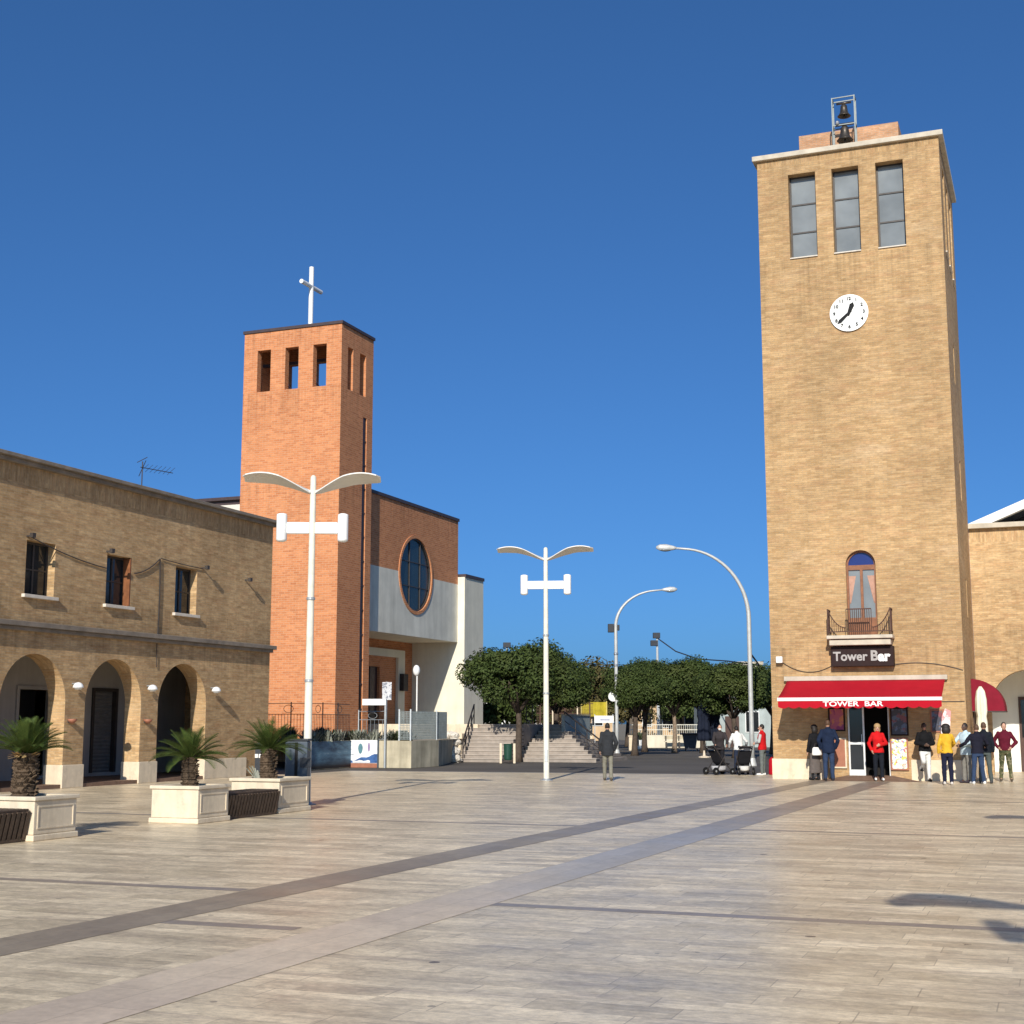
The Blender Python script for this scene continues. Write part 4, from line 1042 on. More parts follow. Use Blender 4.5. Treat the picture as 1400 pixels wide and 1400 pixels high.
pl0.location = (-4.32, 29.8, 0); pl0.rotation_euler = (0,0,R(2)); pl0['label'] = 'white double winged lamp in front of the orange church tower'
dup(pl0, (1.03,42.3,0), LR, 'white double winged lamp standing alone against the sky in the middle')
dup(pl0, (2.78,.85,0), LR, 'nearest double winged lamp, out of view, its wing shadow on the paving')
dup(pl0, (7.75,12.9,0), LR, 'double winged lamp, out of view, its thin shadow near the right edge')

# curved street lamps
def street_lamp(label, loc, rotz, H, reach, vert, r0, box=False):
    t = thing('street_lamp', label, 'street lamp', loc, rotz, 'grey curved arm street lamps')
    pts = [(0,0,z) for z in (0,1.5,3,vert)]; n = 16
    rad = H-vert
    for i in range(1,n+1):
        a = i/n*math.pi/2*.93
        pts.append((reach*.86*(1-math.cos(a)), 0, vert+rad*math.sin(a)))
    x, _, z = pts[-1]; pts.append((reach,0,z+.06))
    rs = [r0*(1-.55*i/(len(pts)-1)) for i in range(len(pts))]
    mb = MB(); mb.tube(pts, rs, 10); mb.build('pole', M['pole_grey'], t, smooth=True)
    ex, ez = reach, z+.06
    mb = MB(); mb.loft([(0,0,-.35,.04,.04),(0,0,-.2,.09,.075),(0,0,.1,.15,.10),(0,0,.35,.13,.09),(0,0,.5,.05,.04)], 14)
    hd = mb.build('lamp_head', M['pole_grey'], t, smooth=True); hd.location = (ex+.12,0,ez); hd.rotation_euler = (0,R(88),0)
    mb = MB(); mb.ell((0,0,0),.26,.10,.09,14,6,z1=0); g = mb.build('lens', M['tower_glass'], hd, smooth=True); g.location = (.07,0,.12); g.rotation_euler = (0,R(-88),0)
    mb = MB(); mb.lathe([(r0*1.7,0),(r0*1.7,.04),(r0*1.15,.3),(r0*1.05,.32)], (0,0,0), 12); mb.build('base', M['pole_grey'], t)
    if box:
        mb = MB(); mb.box(-.42,-.1,-.14,.14,vert-.3,vert+.15); mb.box(.08,.2,-.1,.1,vert-.2,vert+.1); mb.build('loudspeaker', M['cabinet_dark'], t, bevel=.02)
        for z in (4.0,4.7,5.3): 
            mb = MB(); mb.lathe([(r0*1.1,z),(r0*1.25,z+.02),(r0*1.25,z+.1),(r0*1.1,z+.12)], (0,0,0), 12); mb.build('clamp', M['steel'], t)
        mb = MB(); mb.slab([circ(0,0,.26,24)], (-.18,-.06,3.1),(1,0,0),(0,0,1),(0,1,0),.02); mb.build('round_plate', M['white_paint'], t)
    return t
street_lamp('tall grey street lamp close to the tower, its curved arm reaching left', (9.62,56.5,0), R(180), 8.75, 3.1, 5.9, .10)
street_lamp('grey street lamp behind the walking man, its curved arm reaching right', (5.55,74.5,0), 0, 8.75, 2.7, 6.8, .10, True)
fm = thing('floodlight_mast', 'thin floodlight mast with two dark heads rising behind the tree row', 'mast', (11.45,110,0), 0)
mb = MB(); mb.tube([(0,0,0),(0,0,8.7)], [.14,.08], 8); mb.build('pole', M['pole_grey'], fm)
for x,z in ((-.05,8.55),(-.25,7.95)):
    mb = MB(); mb.box(x-.28,x+.28,-.2,.15,z-.22,z+.22); mb.build('floodlight', M['cabinet_dark'], fm, bevel=.03)
fm2 = thing('floodlight_mast', 'far floodlight mast whose head shows just above the large left tree', 'mast', (-.4,110,0), 0)
mb = MB(); mb.tube([(0,0,0),(0,0,7.8)], [.12,.07], 8); mb.build('pole', M['pole_grey'], fm2)
mb = MB(); mb.box(-.3,.3,-.2,.15,7.6,8.0); mb.build('floodlight', M['cabinet_dark'], fm2, bevel=.03)
mb = MB(); pts = [(11.3,108,8.2),(12.2,104,7.0),(13.2,99,6.2),(14.2,92,5.75),(13.8,78,4.9),(9.62,56.6,4.55)]
mb.tube(pts, .045, 6); tag(mb.build('overhead_cable', M['iron']), 'dark cable sagging over the tree row from the floodlight mast to the street lamp', 'cable')

# ================================================================== planters, cycads, benches, bins
def planter():
    t = thing('stone_planter', '', 'planter', (0,0,0), -GA, 'square cream stone planters')
    s = .5; h = .62
    mb = MB(); mb.box(-s+.03,s-.03,-s+.03,s-.03,.09,h-.05); mb.build('box', M['cream_stone'], t, bevel=.012)
    mb = MB(); mb.box(-s,s,-s,s,0,.088); mb.build('foot', M['cream_stone'], t, bevel=.015)
    mb = MB(); mb.slab([rect(-s,s,-s,s), list(reversed(rect(-s+.13,s-.13,-s+.13,s-.13)))], (0,0,h-.049),(1,0,0),(0,1,0),(0,0,1),.06); mb.build('rim', M['cream_stone'], t, bevel=.012)
    for rz in range(1,4):
        mb = MB(); a = rz*math.pi/2; c,q = math.cos(a), math.sin(a)
        m_ = MB(); w = s-.10; z0, z1 = .17, h-.12; b = .022; y = -s+.029
        m_.slab([rect(-w,w,z0,z1), list(reversed(rect(-w+b,w-b,z0+b,z1-b)))], (0,y-.010,0),(1,0,0),(0,0,1),(0,1,0),.012)
        m_.v = [(c*x-q*yy, q*x+c*yy, z) for x,yy,z in m_.v]
        m_.build('panel_moulding', M['cream_stone'], t)
    mb = MB(); mb.box(-s+.12,s-.12,-s+.12,s-.12,h-.049,h-.03); mb.build('soil', M['soil'], t)
    return t
def near(px, py): return Vector((px,py,0)) + VX*-.5 + UX*.5
PC = [near(-6.88,20.46), near(-5.3,23.98), near(-4.40,26.85)]
pn = planter(); pn.location = PC[0]; pn['label'] = 'cream stone planter at the left edge holding the largest palm'
dup(pn, PC[1], -GA, 'cream stone planter in the middle of the row with a small drain hole')
dup(pn, PC[2], -GA, 'cream stone planter farthest along the row, beside the lamp pole', scale=(1.12,1.22,1.03))
def cycad(label, loc, th, tr_, n, fl, seed, dry=False, lift=0):
    rnd = random.Random(seed)
    t = thing('cycad_palm', label, 'palm', loc, rnd.random()*6, 'cycad palms in the stone planters')
    mb = MB(); rings = []; m = 26
    for i in range(m+1):
        a = i/m; r = tr_*(1.02-.12*a+.10*(i%2)+.05*math.sin(i*2.1)); rings.append((.02*math.sin(a*3),.02*math.sin(a*2+1),th*a,r,r*(.95+.1*rnd.random())))
    mb.loft(rings, 18)
    for i in range(170):
        a = rnd.random(); an_ = rnd.random()*6.283; r = tr_*(1.0-.1*a); c = Vector((r*math.cos(an_), r*math.sin(an_), th*a)); o_ = Vector((math.cos(an_),math.sin(an_),.5))*.05
        w = Vector((-math.sin(an_),math.cos(an_),0))*.03
        mb.add([c-w,c+w,c+o_+Vector((0,0,.015)),c+Vector((0,0,.05))],[(0,1,2),(1,3,2),(3,0,2)])
    mb.build('trunk', M['palm_bark'], t)
    mb = MB()
    for i in range(n):
        az = i*2.39996+rnd.random()*.3; q = (i+.5)/n
        el = R(84-80*q**.8+rnd.uniform(-7,7)+lift); L = fl*(.82+.18*q)*rnd.uniform(.9,1.08); droop = .30+.5*q
        h = Vector((math.cos(az),math.sin(az),0)); pts = []; p = h*tr_*.3+Vector((0,0,th-.02)); steps = 15; e = el
        for k in range(steps+1):
            pts.append(p.copy()); d = h*math.cos(e)+Vector((0,0,math.sin(e))); p = p+d*(L/steps); e -= droop*1.6/steps*(k/steps+.3)
        mb.tube(pts, [.011*(1-.8*k/steps) for k in range(steps+1)], 4)
        side = Vector((-math.sin(az),math.cos(az),0))
        for k in range(2*steps):
            a = (k+1.2)/(2*steps); f = a*steps; j = min(int(f),steps-1); c = pts[j].lerp(pts[j+1],f-j); d = (pts[j+1]-pts[j]).normalized(); nrm = side.cross(d)*-1
            if nrm.z < 0: nrm = -nrm
            ll = .165*math.sin(math.pi*min(1,a*.86+.12))**.6*fl/.7
            for s in (-1,1):
                tip = c+(side*s*.80+d*.50+nrm*.32)*ll; w = d*.0075
                mb.add([c-w,c+w,tip],[(0,1,2)])
    mb.build('fronds', M['cycad_leaf'], t)
    if dry:
        mb = MB()
        for i in range(26):
            az = rnd.uniform(3.2,6.0)-t.rotation_euler.z; h = Vector((math.cos(az),math.sin(az),0)); c = h*tr_*.8+Vector((0,0,th-rnd.random()*.06)); e = c+h*.14+Vector((0,0,rnd.uniform(-.05,.08))); w = Vector((-h.y,h.x,0))*.03
            mb.add([c-w,c+w,e+w*.6,e-w*.6],[(0,1,2,3)])
        mb.build('dry_leaves', M['dry_leaf'], t)
zz = .60
cycad('largest cycad palm with a clump of dry straw under its crown', PC[0]+Vector((-.13,.1,zz)), .64, .165, 60, .66, 3, True, 16)
cycad('lowest cycad palm with a short trunk, in the middle planter', PC[1]+Vector((-.02,0,zz)), .50, .12, 44, .70, 5)
cycad('cycad palm with wide spreading fronds in the farthest planter beside the lamp pole', PC[2]+Vector((-.05,0,zz)), .60, .14, 48, .76, 9)
def bench():
    t = thing('wooden_bench', '', 'bench', (0,0,0), -GA, 'dark slatted benches between the planters')
    L = .85
    mb = MB()
    for k in range(5): mb.box(-.29+.12*k,-.19+.12*k,-L,L,.43,.465)
    mb.build('seat', M['dark_wood'], t, bevel=.008)
    for s in (-1,1):
        mb = MB()
        for k in range(17):
            y = -L+.03+(2*L-.06)*k/16; mb.bar((s*.31,y,.428),(s*.22,y,.02),.07,.03)
        mb.build('side_slats', M['dark_wood'], t)
    mb = MB()
    for y in (-L+.02,L-.02):
        for k in range(4): x = -.24+.16*k; mb.bar((x*1.25,y,.428),(x*.95,y,.02),.06,.035)
    mb.build('end_slats', M['dark_wood'], t)
    mb = MB(); mb.box(-.24,.24,-L+.06,L-.06,.005,.05); mb.box(-.30,.30,-L,L,.405,.429); mb.build('frame', M['dark_wood'], t)
    return t
be = bench(); be.location = PC[1]+UX*1.42+VX*.12; be['label'] = 'dark slatted wooden bench between the middle and the farthest planter'
dup(be, PC[0]-UX*1.36+VX*.12, -GA, 'dark slatted wooden bench cut off by the left edge of the photo')
wp = MB()
for k in range(9):
    a = -1.0+k*.25; wp.add([(-.012+k*.012,0,0),(.012+k*.012,0,0),(.05*k-.2+.012,.02*k,.22+.05*math.sin(k)),(.05*k-.2-.012,.02*k,.22+.05*math.sin(k))],[(0,1,2,3),(3,2,1,0)])
o = tag(wp.build('small_plant', M['agave_leaf']), 'small grey spiky plant at the front of the farthest planter', 'plant'); o.location = PC[2]+VX*-.2-UX*.2+Vector((0,0,.6))

def cabinet(name, label, loc, rz, w, d, h, squares):
    t = thing(name, label, 'waste bin', loc, rz, 'dark waste cabinets beside the left building')
    mb = MB(); mb.box(-w/2,w/2,-d/2,d/2,.05,h); mb.build('body', M['cabinet_blue'], t, bevel=.02)
    mb = MB(); mb.box(-w/2-.02,w/2+.02,-d/2-.02,d/2+.02,h+.001,h+.05); mb.build('lid', M['cabinet_dark'], t, bevel=.015)
    if squares:
        mb = MB(); mb.box(-w/2+.30,w/2-.03,-d/2-.012,-d/2-.002,.1,h-.05); mb.build('front', M['cabinet_dark'], t)
        for k in range(3):
            mb = MB(); mb.box(-w/2+.34+k*.13,-w/2+.44+k*.13,-d/2-.018,-d/2-.013,h*.58,h*.70); mb.build('sticker', M['white_letter'], t)
    else:
        mb = MB(); mb.box(-.03,.03,-d/2-.012,-d/2-.002,.06,h-.02); mb.build('gap', M['black'], t)
        mb = MB(); mb.box(.08,.3,-d/2-.012,-d/2-.002,h*.6,h*.75); mb.build('flap', M['cabinet_dark'], t)
cabinet('waste_cabinet', 'dark waste cabinet with three white squares at the corner of the left building', (-8.42,46.3,0), -GA*.3, .78, .6, 1.0, True)
cabinet('waste_cabinet', 'taller plain blue grey cabinet at the foot of the lamp behind the farthest planter', (-4.42,29.15,0), 0, .46, .45, 1.32, False)
gb = thing('litter_bin', 'dark green litter bin slung between two pale posts in front of the steps', 'litter bin', (-.17,60.3,0), 0)
for x in (-.31,.27):
    mb = MB(); mb.box(x-.05,x+.05,-.05,.05,0,.84); mb.build('post', M['cream_stone'], gb, bevel=.01)
mb = MB(); mb.loft([(0,0,.14,.15,.14),(0,0,.2,.17,.16),(0,0,.78,.19,.18),(0,0,.82,.2,.19),(0,0,.82,.17,.16),(0,0,.7,.16,.15)], 20); mb.build('bin', M['green_bin'], gb)

# ================================================================== trees
def crown_mesh(name, rx, ry, rz, n, leaf, seed, mat, lumps=18, inner=.25, boxy=0.0):
    rnd = random.Random(seed); mb = MB(); cl = []
    for i in range(lumps):
        a = rnd.random()*6.283; z = rnd.uniform(-.85,.9); q = max(math.sqrt(max(0,1-z*z)), boxy*(1-.3*abs(z))); k = rnd.uniform(.52,.84)
        cl.append((Vector((rx*q*math.cos(a)*k, ry*q*math.sin(a)*k, rz*z*k)), rnd.uniform(.30,.48)*min(rx,ry)))
    for i in range(n):
        c, r = cl[rnd.randrange(lumps)]
        d = Vector((rnd.gauss(0,1),rnd.gauss(0,1),rnd.gauss(0,1))).normalized()
        p = c + Vector((d.x*r, d.y*r, d.z*r*.72))*(rnd.random()**.33 if rnd.random() > inner else rnd.random())
        if p.z < -rz*.80: p.z = -rz*(.62+.25*rnd.random())
        nn = (d+Vector((rnd.gauss(0,.5),rnd.gauss(0,.5),.5+rnd.gauss(0,.4)))).normalized()
        a = nn.cross(Vector((rnd.gauss(0,1),rnd.gauss(0,1),rnd.gauss(0,1)))).normalized(); b = nn.cross(a); s = leaf*rnd.uniform(.7,1.3)
        mb.add([p-a*s*.9, p+b*s*.42-a*.1*s, p+a*s*.9, p-b*s*.42-a*.1*s], [(0,1,2,3)])
    me_o = mb.build(name, mat); me = me_o.data; bpy.data.objects.remove(me_o); return me
def trunk_mesh(name, h, r, spread, top, seed, mat):
    rnd = random.Random(seed); mb = MB(); pts = [(0,0,-.02)]
    for i in range(1,7): a = i/6; pts.append((.10*math.sin(a*2.2+seed)*a, .08*math.sin(a*3+seed*2)*a, h*a))
    mb.tube(pts, [r*1.5,r*1.1]+[r*(1-.06*i) for i in range(5)], 10); e = Vector(pts[-1])
    for i in range(6):
        a = i*1.05+rnd.random()*.5; q = e+Vector((math.cos(a)*spread*.5,math.sin(a)*spread*.5,top*.45)); w = e+Vector((math.cos(a)*spread,math.sin(a)*spread,top*rnd.uniform(.7,1)))
        mb.tube([e-Vector((0,0,.1)),q,w],[r*.55,r*.38,r*.15],7)
        for s in (-1,1):
            v = q+Vector((math.cos(a+s*.8)*spread*.5,math.sin(a+s*.8)*spread*.5,top*.4)); mb.tube([q,v],[r*.28,r*.1],5)
    o = mb.build(name, mat, smooth=True); me = o.data; bpy.data.objects.remove(o); return me
CRO = [crown_mesh('crown', 2.1,2.1,1.6, 38000,.085, 11, M['ficus_leaf'], 44, boxy=.85), crown_mesh('crown', 2.25,2.2,1.55, 36000,.088, 23, M['ficus_leaf'], 44, boxy=.85), crown_mesh('crown', 1.85,1.85,1.6, 32000,.085, 37, M['ficus_leaf'], 38, boxy=.85)]
TRU = [trunk_mesh('trunk', 1.9,.15,1.1,1.3,1,M['bark']), trunk_mesh('trunk', 1.8,.13,1.0,1.2,4,M['pale_bark'])]
def tree(label, loc, cr_, tr_, zc_, sc=(1,1,1), rot=0, group='clipped dark green street trees', name='street_tree', mat=None):
    t = thing(name, label, 'tree', loc, rot, group)
    a = link(bpy.data.objects.new('trunk', TRU[tr_])); a.parent = t; a.scale = (1,1,zc_/3.2)
    b = link(bpy.data.objects.new('crown', CRO[cr_])); b.parent = t; b.location = (0,0,zc_); b.scale = sc
    return t
tree('large clipped tree before the church steps, its trunk next to the green bin', (.26,62.8,0), 0, 0, 3.78, (1.16,1.0,1.0), .4)
tree('clipped tree right behind the large one, half hidden by the winged lamp', (2.15,70.0,0), 2, 0, 3.8, (1.0,1.0,1.0), 2.0)
tree('clipped tree growing beside the second street lamp, leftmost of the right hand row', (6.55,75.3,0), 1, 0, 3.55, (.72,.85,.85), 1.0)
tree('clipped tree with a pale trunk in the middle of the row', (9.5,82.5,0), 1, 1, 3.95, (1.12,1,1), 3.1)
tree('clipped tree right of the pale trunked one, with a thin dark trunk', (11.1,82.0,0), 0, 0, 3.9, (.95,1,1), 4.2)
tree('clipped tree behind the pushchairs, nearest of the right hand row', (11.1,70.0,0), 2, 0, 3.35, (1.0,1,.92), 5.0)
tree('rightmost clipped tree of the row, close to the corner of the tower', (14.6,79.0,0), 1, 0, 3.7, (.95,1,.95), .7)
tree('clipped tree farther back, filling the row left of the pale trunk', (8.0,85.0,0), 0, 0, 4.1, (1.0,.9,.95), 1.7)
CRO.append(crown_mesh('crown', 3.0,2.6,2.3, 9000,.17, 51, M['brown_leaf'], 24)); CRO.append(crown_mesh('crown', 3.4,3.0,2.4, 9000,.18, 63, M['ficus_leaf'], 24))
for i,(x,y,c,z,s,lab) in enumerate(((4.8,93,3,3.9,1.0,'brownish loose tree behind the yellow hedge'),(8.5,104,3,3.4,.95,'brownish tree just right of the second street lamp, far back'),(-1.0,84,4,3.2,.85,'dark tree behind the church steps in deep shade'),(1.5,100,4,3.4,.9,'dark tree far back between the two left trees'),
      (13.5,112,4,3.8,.9,'far dark tree behind the tree row near the mast'),(22.5,120,4,3.2,.8,'far dark tree behind the cream house near the tower'),(5.5,125,4,3.6,1.0,'farthest dark tree in the gap left of the row'))):
    tree(lab, (x,y,0), c, 0, z, (s,s,s), i*1.3, 'trees behind the steps and the road', 'background_tree')

# terrace plants
def shrub_mesh(seed, n, h, w, mat, wd=.02):
    rnd = random.Random(seed); mb = MB()
    for i in range(n):
        a = rnd.random()*6.283; e = rnd.uniform(.35,1.4); d = Vector((math.cos(a)*math.cos(e)*w, math.sin(a)*math.cos(e)*w, math.sin(e)*h)); q = Vector((-math.sin(a),math.cos(a),0))*wd
        c = Vector((rnd.gauss(0,w*.25),rnd.gauss(0,w*.25),0)); m_ = c+d*.55+Vector((0,0,.03))
        mb.add([c-q,c+q,m_+q*1.2,c+d,m_-q*1.2],[(0,1,2,4),(4,2,3)])
    o = mb.build('foliage', mat); me = o.data; bpy.data.objects.remove(o); return me
SH = [shrub_mesh(1,60,.5,.5,M['agave_leaf'],.03), shrub_mesh(2,260,.6,.5,M['shrub_leaf'],.022), shrub_mesh(3,300,.45,.6,M['shrub_leaf'],.025)]
spots = [(-7.6,52.6,0,'pale agave at the left end of the mural wall'),(-7.2,53.5,1,'dark leafy shrub behind the dark sea mural'),(-6.9,54.6,0,'pale agave behind the middle of the mural'),(-6.3,55.6,2,'low shrub behind the corner of the mural and the white panel'),(-5.8,55.2,0,'pale agave behind the white wave panel'),(-4.7,55.0,0,'pale agave behind the sunlit concrete wall'),(-4.25,54.8,2,'low shrub at the right end of the sunlit concrete wall'),(-8.6,54.2,1,'shrub behind the iron railing under the orange tower'),(-7.45,52.2,0,'pale agave in front of the dark shrub at the left mural end'),(-7.0,53.1,0,'pale agave above the left third of the dark mural'),(-6.75,53.9,0,'pale agave above the right third of the dark mural'),(-6.0,54.95,0,'pale agave behind the left edge of the white wave panel'),(-5.3,54.75,0,'pale agave behind the foot of the white sign post')]
for x,y,k,l in spots:
    o = link(bpy.data.objects.new('terrace_shrub', SH[k])); o.location = (x,y,1.0); o.rotation_euler = (0,0,x*3); tag(o, l, 'shrub', 'plants along the church terrace')
o = link(bpy.data.objects.new('hedge_shrub', SH[2])); o.location = (3.0,71.2,.9); o.scale = (1.2,.7,.8); tag(o, 'small green shrub at the foot of the teal wall', 'shrub')

# ================================================================== things beyond the road
tg, L = wallseg('retaining_wall', 'grey teal retaining wall behind the second flight of steps', S(.03,6.0), S(.06,22.0), 2.15, M['teal_wall'], th=-.2) if False else (None, 0)
pf = thing('wire_fence', 'rusty rail fence with thin posts above the teal wall', 'fence', Vector((1.4,79.5,1.6)), 0)
mb = MB(); mb.bar((0,0,1.25),(3.2,0,1.22),.05); mb.bar((0,0,.65),(3.2,0,.62),.04); mb.build('rail', M['rust_iron'], pf)
for k in range(5): 
    mb = MB(); mb.bar((.2+.7*k,0,-1.6),(.2+.7*k,0,1.3+(.3 if k==3 else 0)),.07); mb.build('post', M['cream_stone'] if k%2 else M['rust_iron'], pf)
mb = MB()
for k in range(44): mb.bar((.0+.073*k,0.01,-.2),(.0+.073*k,0.01,1.22),.012)
for k in range(16): mb.bar((0,.01,-.2+.09*k),(3.2,.01,-.2+.09*k),.012)
mb.build('wire_mesh', M['rust_iron'], pf)
yf = thing('yellow_fence', 'yellow green netting fence on yellow posts behind the white banner', 'fence', Vector((4.15,84,.9)), 0)
mb = MB(); n = 14
vs = []; 
for i in range(n+1): vs += [(1.55*i/n, .03*math.sin(i*1.7), 1.2),(1.55*i/n, .03*math.sin(i*1.7+.5), 2.05)]
mb.add(vs, [(2*i,2*i+2,2*i+3,2*i+1) for i in range(n)]); q_ = mb.build('netting', M['yellow_net'], yf); s_ = q_.modifiers.new('thick','SOLIDIFY'); s_.thickness = .01
for x in (0,1.5):
    mb = MB(); mb.bar((x,-.05,-.9),(x,-.05,2.1),.07); mb.build('post', plain('yellow_post' if x else 'yellow_post_b',(.55,.45,.12),.6,.3), yf)
bnr = thing('banner', 'long white banner hung below the yellow netting', 'banner', Vector((4.85,82.9,1.72)), 0)
mb = MB(); mb.box(0,1.15,-.02,0,.0,.42); mb.build('banner_sheet', M['banner_white'], bnr)
mb = MB(); mb.box(.35,.9,-.026,-.021,.14,.22); mb.build('print', plain('banner_print',(.35,.37,.5),.6,.3), bnr)
for x in (.03,1.1):
    mb = MB(); mb.bar((x,.04,-1.72),(x,.04,.5),.05); mb.build('post', M['grey_metal'], bnr)
cp = thing('stone_post', 'cream stone gate post at the right end of the second steps', 'post', Vector((4.05,72.5,0)), 0)
mb = MB(); mb.box(-.09,.09,-.09,.09,0,1.62); mb.box(-.12,.12,-.12,.12,1.621,1.70); mb.build('shaft', M['cream_stone'], cp, bevel=.01)
mb = MB(); mb.box(-.75,-.12,-.1,.1,0,.55); mb.build('low_wall', M['cream_stone'], cp, bevel=.02)
lw = thing('low_wall', 'long low cream wall with a railing across the end of the road', 'wall', Vector((8.3,99,0)), 0)
mb = MB(); mb.box(0,5.3,0,.25,0,.88); mb.build('wall', M['cream_wall'], lw)
mb = MB()
for z in (1.25,1.6): mb.bar((0,.12,z),(5.3,.12,z),.05)
for k in range(36): mb.bar((.02+.15*k,.12,.88),(.02+.15*k,.12,1.6),.025)
mb.build('railing', M['pole_cream'], lw)
sb = thing('street_bench', 'pale street bench in front of the low cream wall', 'bench', Vector((10.6,97.6,0)), 0)
mb = MB(); mb.box(0,2.1,0,.4,.42,.48); mb.build('seat', M['cream_stone'], sb)
mb = MB(); mb.box(0,2.1,.42,.47,.6,.85); mb.build('backrest', M['concrete'], sb)
for x in (.1,1.0,1.95):
    mb = MB(); mb.box(x-.04,x+.04,.02,.42,0,.419); mb.box(x-.04,x+.04,.38,.46,.42,.85); mb.build('leg', M['iron'], sb)
wt = thing('flower_trough', 'white flower trough with a green bush on the road side', 'planter', Vector((8.55,95.5,0)), 0)
mb = MB(); mb.loft([(0,0,0,.42,.25),(0,0,.55,.5,.3),(0,0,.58,.5,.3),(0,0,.5,.42,.22)], 24); mb.build('trough', M['white_paint'], wt)
o = link(bpy.data.objects.new('bush', SH[1])); o.parent = wt; o.location = (0,0,.5); o.scale = (1,.8,1.1)
bp = thing('stone_bollard', 'pale block post standing under the leftmost tree of the row', 'post', Vector((7.55,88.5,0)), 0)
mb = MB(); mb.box(-.22,.22,-.2,.2,0,.85); mb.box(-.26,.26,-.24,.24,.851,.95); mb.build('shaft', M['cream_stone'], bp, bevel=.02)
mb = MB(); mb.box(.24,.42,-.1,.1,.3,.95); mb.build('bin', M['cabinet_dark'], bp)
def house(name, label, loc, rz, w, d, h, mat, wins_, roof='flat', par=.3, doors=()):
    t = thing(name, label, 'house', loc, rz, 'houses beyond the square')
    mb = MB(); mb.box(0,w,0,d,0,h); mb.build('wall', mat, t)
    for (x,z,ww,hh) in wins_:
        mb = MB(); mb.box(x-.06,x+ww+.06,-.06,-.002,z-.06,z+hh+.06); f = mb.build('window', M['white_paint'], t)
        mb = MB(); mb.box(x,x+ww,-.08,-.061,z,z+hh); mb.build('pane', M['dark_glass'], f)
    if roof == 'flat':
        mb = MB(); mb.box(-.1,w+.1,-.1,d+.1,h+.001,h+par); mb.build('roof', M['cornice_stone'], t)
    else:
        mb = MB(); mb.add([(-.2,-.3,h+.001),(w+.2,-.3,h+.001),(w+.2,d+.3,h+.001),(-.2,d+.3,h+.001),(-.2,d/2,h+roof),(w+.2,d/2,h+roof)],[(0,1,5,4),(2,3,4,5),(0,4,3),(1,2,5),(0,3,2,1)]); mb.build('roof', M['roof_tile'], t)
    for (x,ww,hh) in doors:
        mb = MB(); mb.box(x,x+ww,-.06,-.002,0,hh); mb.build('door', M['door_wood'], t)
    return t
house('house', 'tan and cream low house behind the middle of the tree row', (10.0,113,0), 0, 5.2,7,4.4, M['tan_wall'], [(.5,1.5,.7,1.3),(2.1,1.4,.9,1.6),(3.9,1.5,.7,1.3)])
house('house', 'cream house with a flat roof showing above the trees beside the tower', (20.6,128,0), 0, 2.3,8,7.0, M['cream_wall'], [(.4,4.9,.5,.9),(1.4,4.9,.5,.9)])
house('house', 'pale low roofed house joining the cream one, next to the tower edge', (22.95,128,0), 0, 5,8,5.4, M['cream_wall'], [(.4,3.4,.7,1.0),(1.9,3.4,.7,1.0)], .7)
house('house', 'grey green shed behind the pushchairs at the end of the road', (13.6,101,0), 0, 5.2,4,3.1, M['teal_wall'], [(.5,1.2,.7,1.2),(3.2,1.1,.9,1.4)], doors=((1.7,1.0,2.2),))
house('house', 'white low house far behind the left trees', (-6,135,0), 0, 9,8,4.2, M['white_wall'], [(1,1.6,1,1.2),(4,1.6,1,1.2),(7,1.6,1,1.2)])
house('house', 'sandy low house far behind the brownish trees', (4,140,0), 0, 6,8,3.8, M['tan_wall'], [(1,1.5,1,1.2),(4,1.5,1,1.2)])
tg = thing('retaining_wall', 'grey teal retaining wall beside the second flight of steps', 'wall', SO, -GA)
mb = MB(); mb.box(.004,.16,5.0,8.8,0,2.05); mb.build('wall', M['teal_wall'], tg)
mb = MB(); mb.box(-.01,.2,5.0,8.8,2.051,2.12); mb.build('coping', M['concrete'], tg)
# closed parasols and a dark container by the road
def parasol(name, label, loc, h, r, mat, pole, base=True, group=None):
    t = thing(name, label, 'parasol', loc, 0, group)
    mb = MB(); mb.tube([(0,0,0),(0,0,h)], .025, 8); mb.build('pole', pole, t)
    mb = MB(); rr = []; n = 28
    prof = [(1.0,.30),(1.06,.36),(.98,.5),(.92,.62),(.80,.68),(.98,.74),(.95,.86),(.70,.95),(.2,1.0)]
    vs = []; fs = []
    for f,zq in prof:
        for j in range(n):
            a = 2*math.pi*j/n; q = r*f*(1+.16*math.cos(a*7)); vs.append((q*math.cos(a),q*math.sin(a),h*zq))
    for i in range(len(prof)-1):
        for j in range(n): fs.append((i*n+j,i*n+(j+1)%n,(i+1)*n+(j+1)%n,(i+1)*n+j))
    fs.append(tuple((len(prof)-1)*n+j for j in range(n))); fs.append(tuple(reversed(range(n))))
    mb.add(vs, fs); mb.build('canopy', mat, t, smooth=True)
    if base:
        mb = MB(); mb.lathe([(.28,0),(.28,.06),(.07,.1),(.04,.35)], (0,0,0), 16); mb.build('base', M['travertine'], t)
parasol('folded_parasol', 'folded cream parasol beside the burgundy dome awning', (14.02,41.95,0), 2.78, .16, M['cream_fabric'], M['alu'])
parasol('folded_parasol', 'folded navy parasol under the trees, left one of the dark pair', (9.6,70.5,0), 2.75, .30, M['navy_fabric'], M['iron'], group='navy parasols')
parasol('folded_parasol', 'folded navy parasol under the trees, right one of the dark pair', (10.25,71.3,0), 2.7, .28, M['navy_fabric'], M['iron'], group='navy parasols')
wc = thing('waste_container', 'dark blue grey waste container in the shade under the trees', 'container', (11.0,87,0), 0)
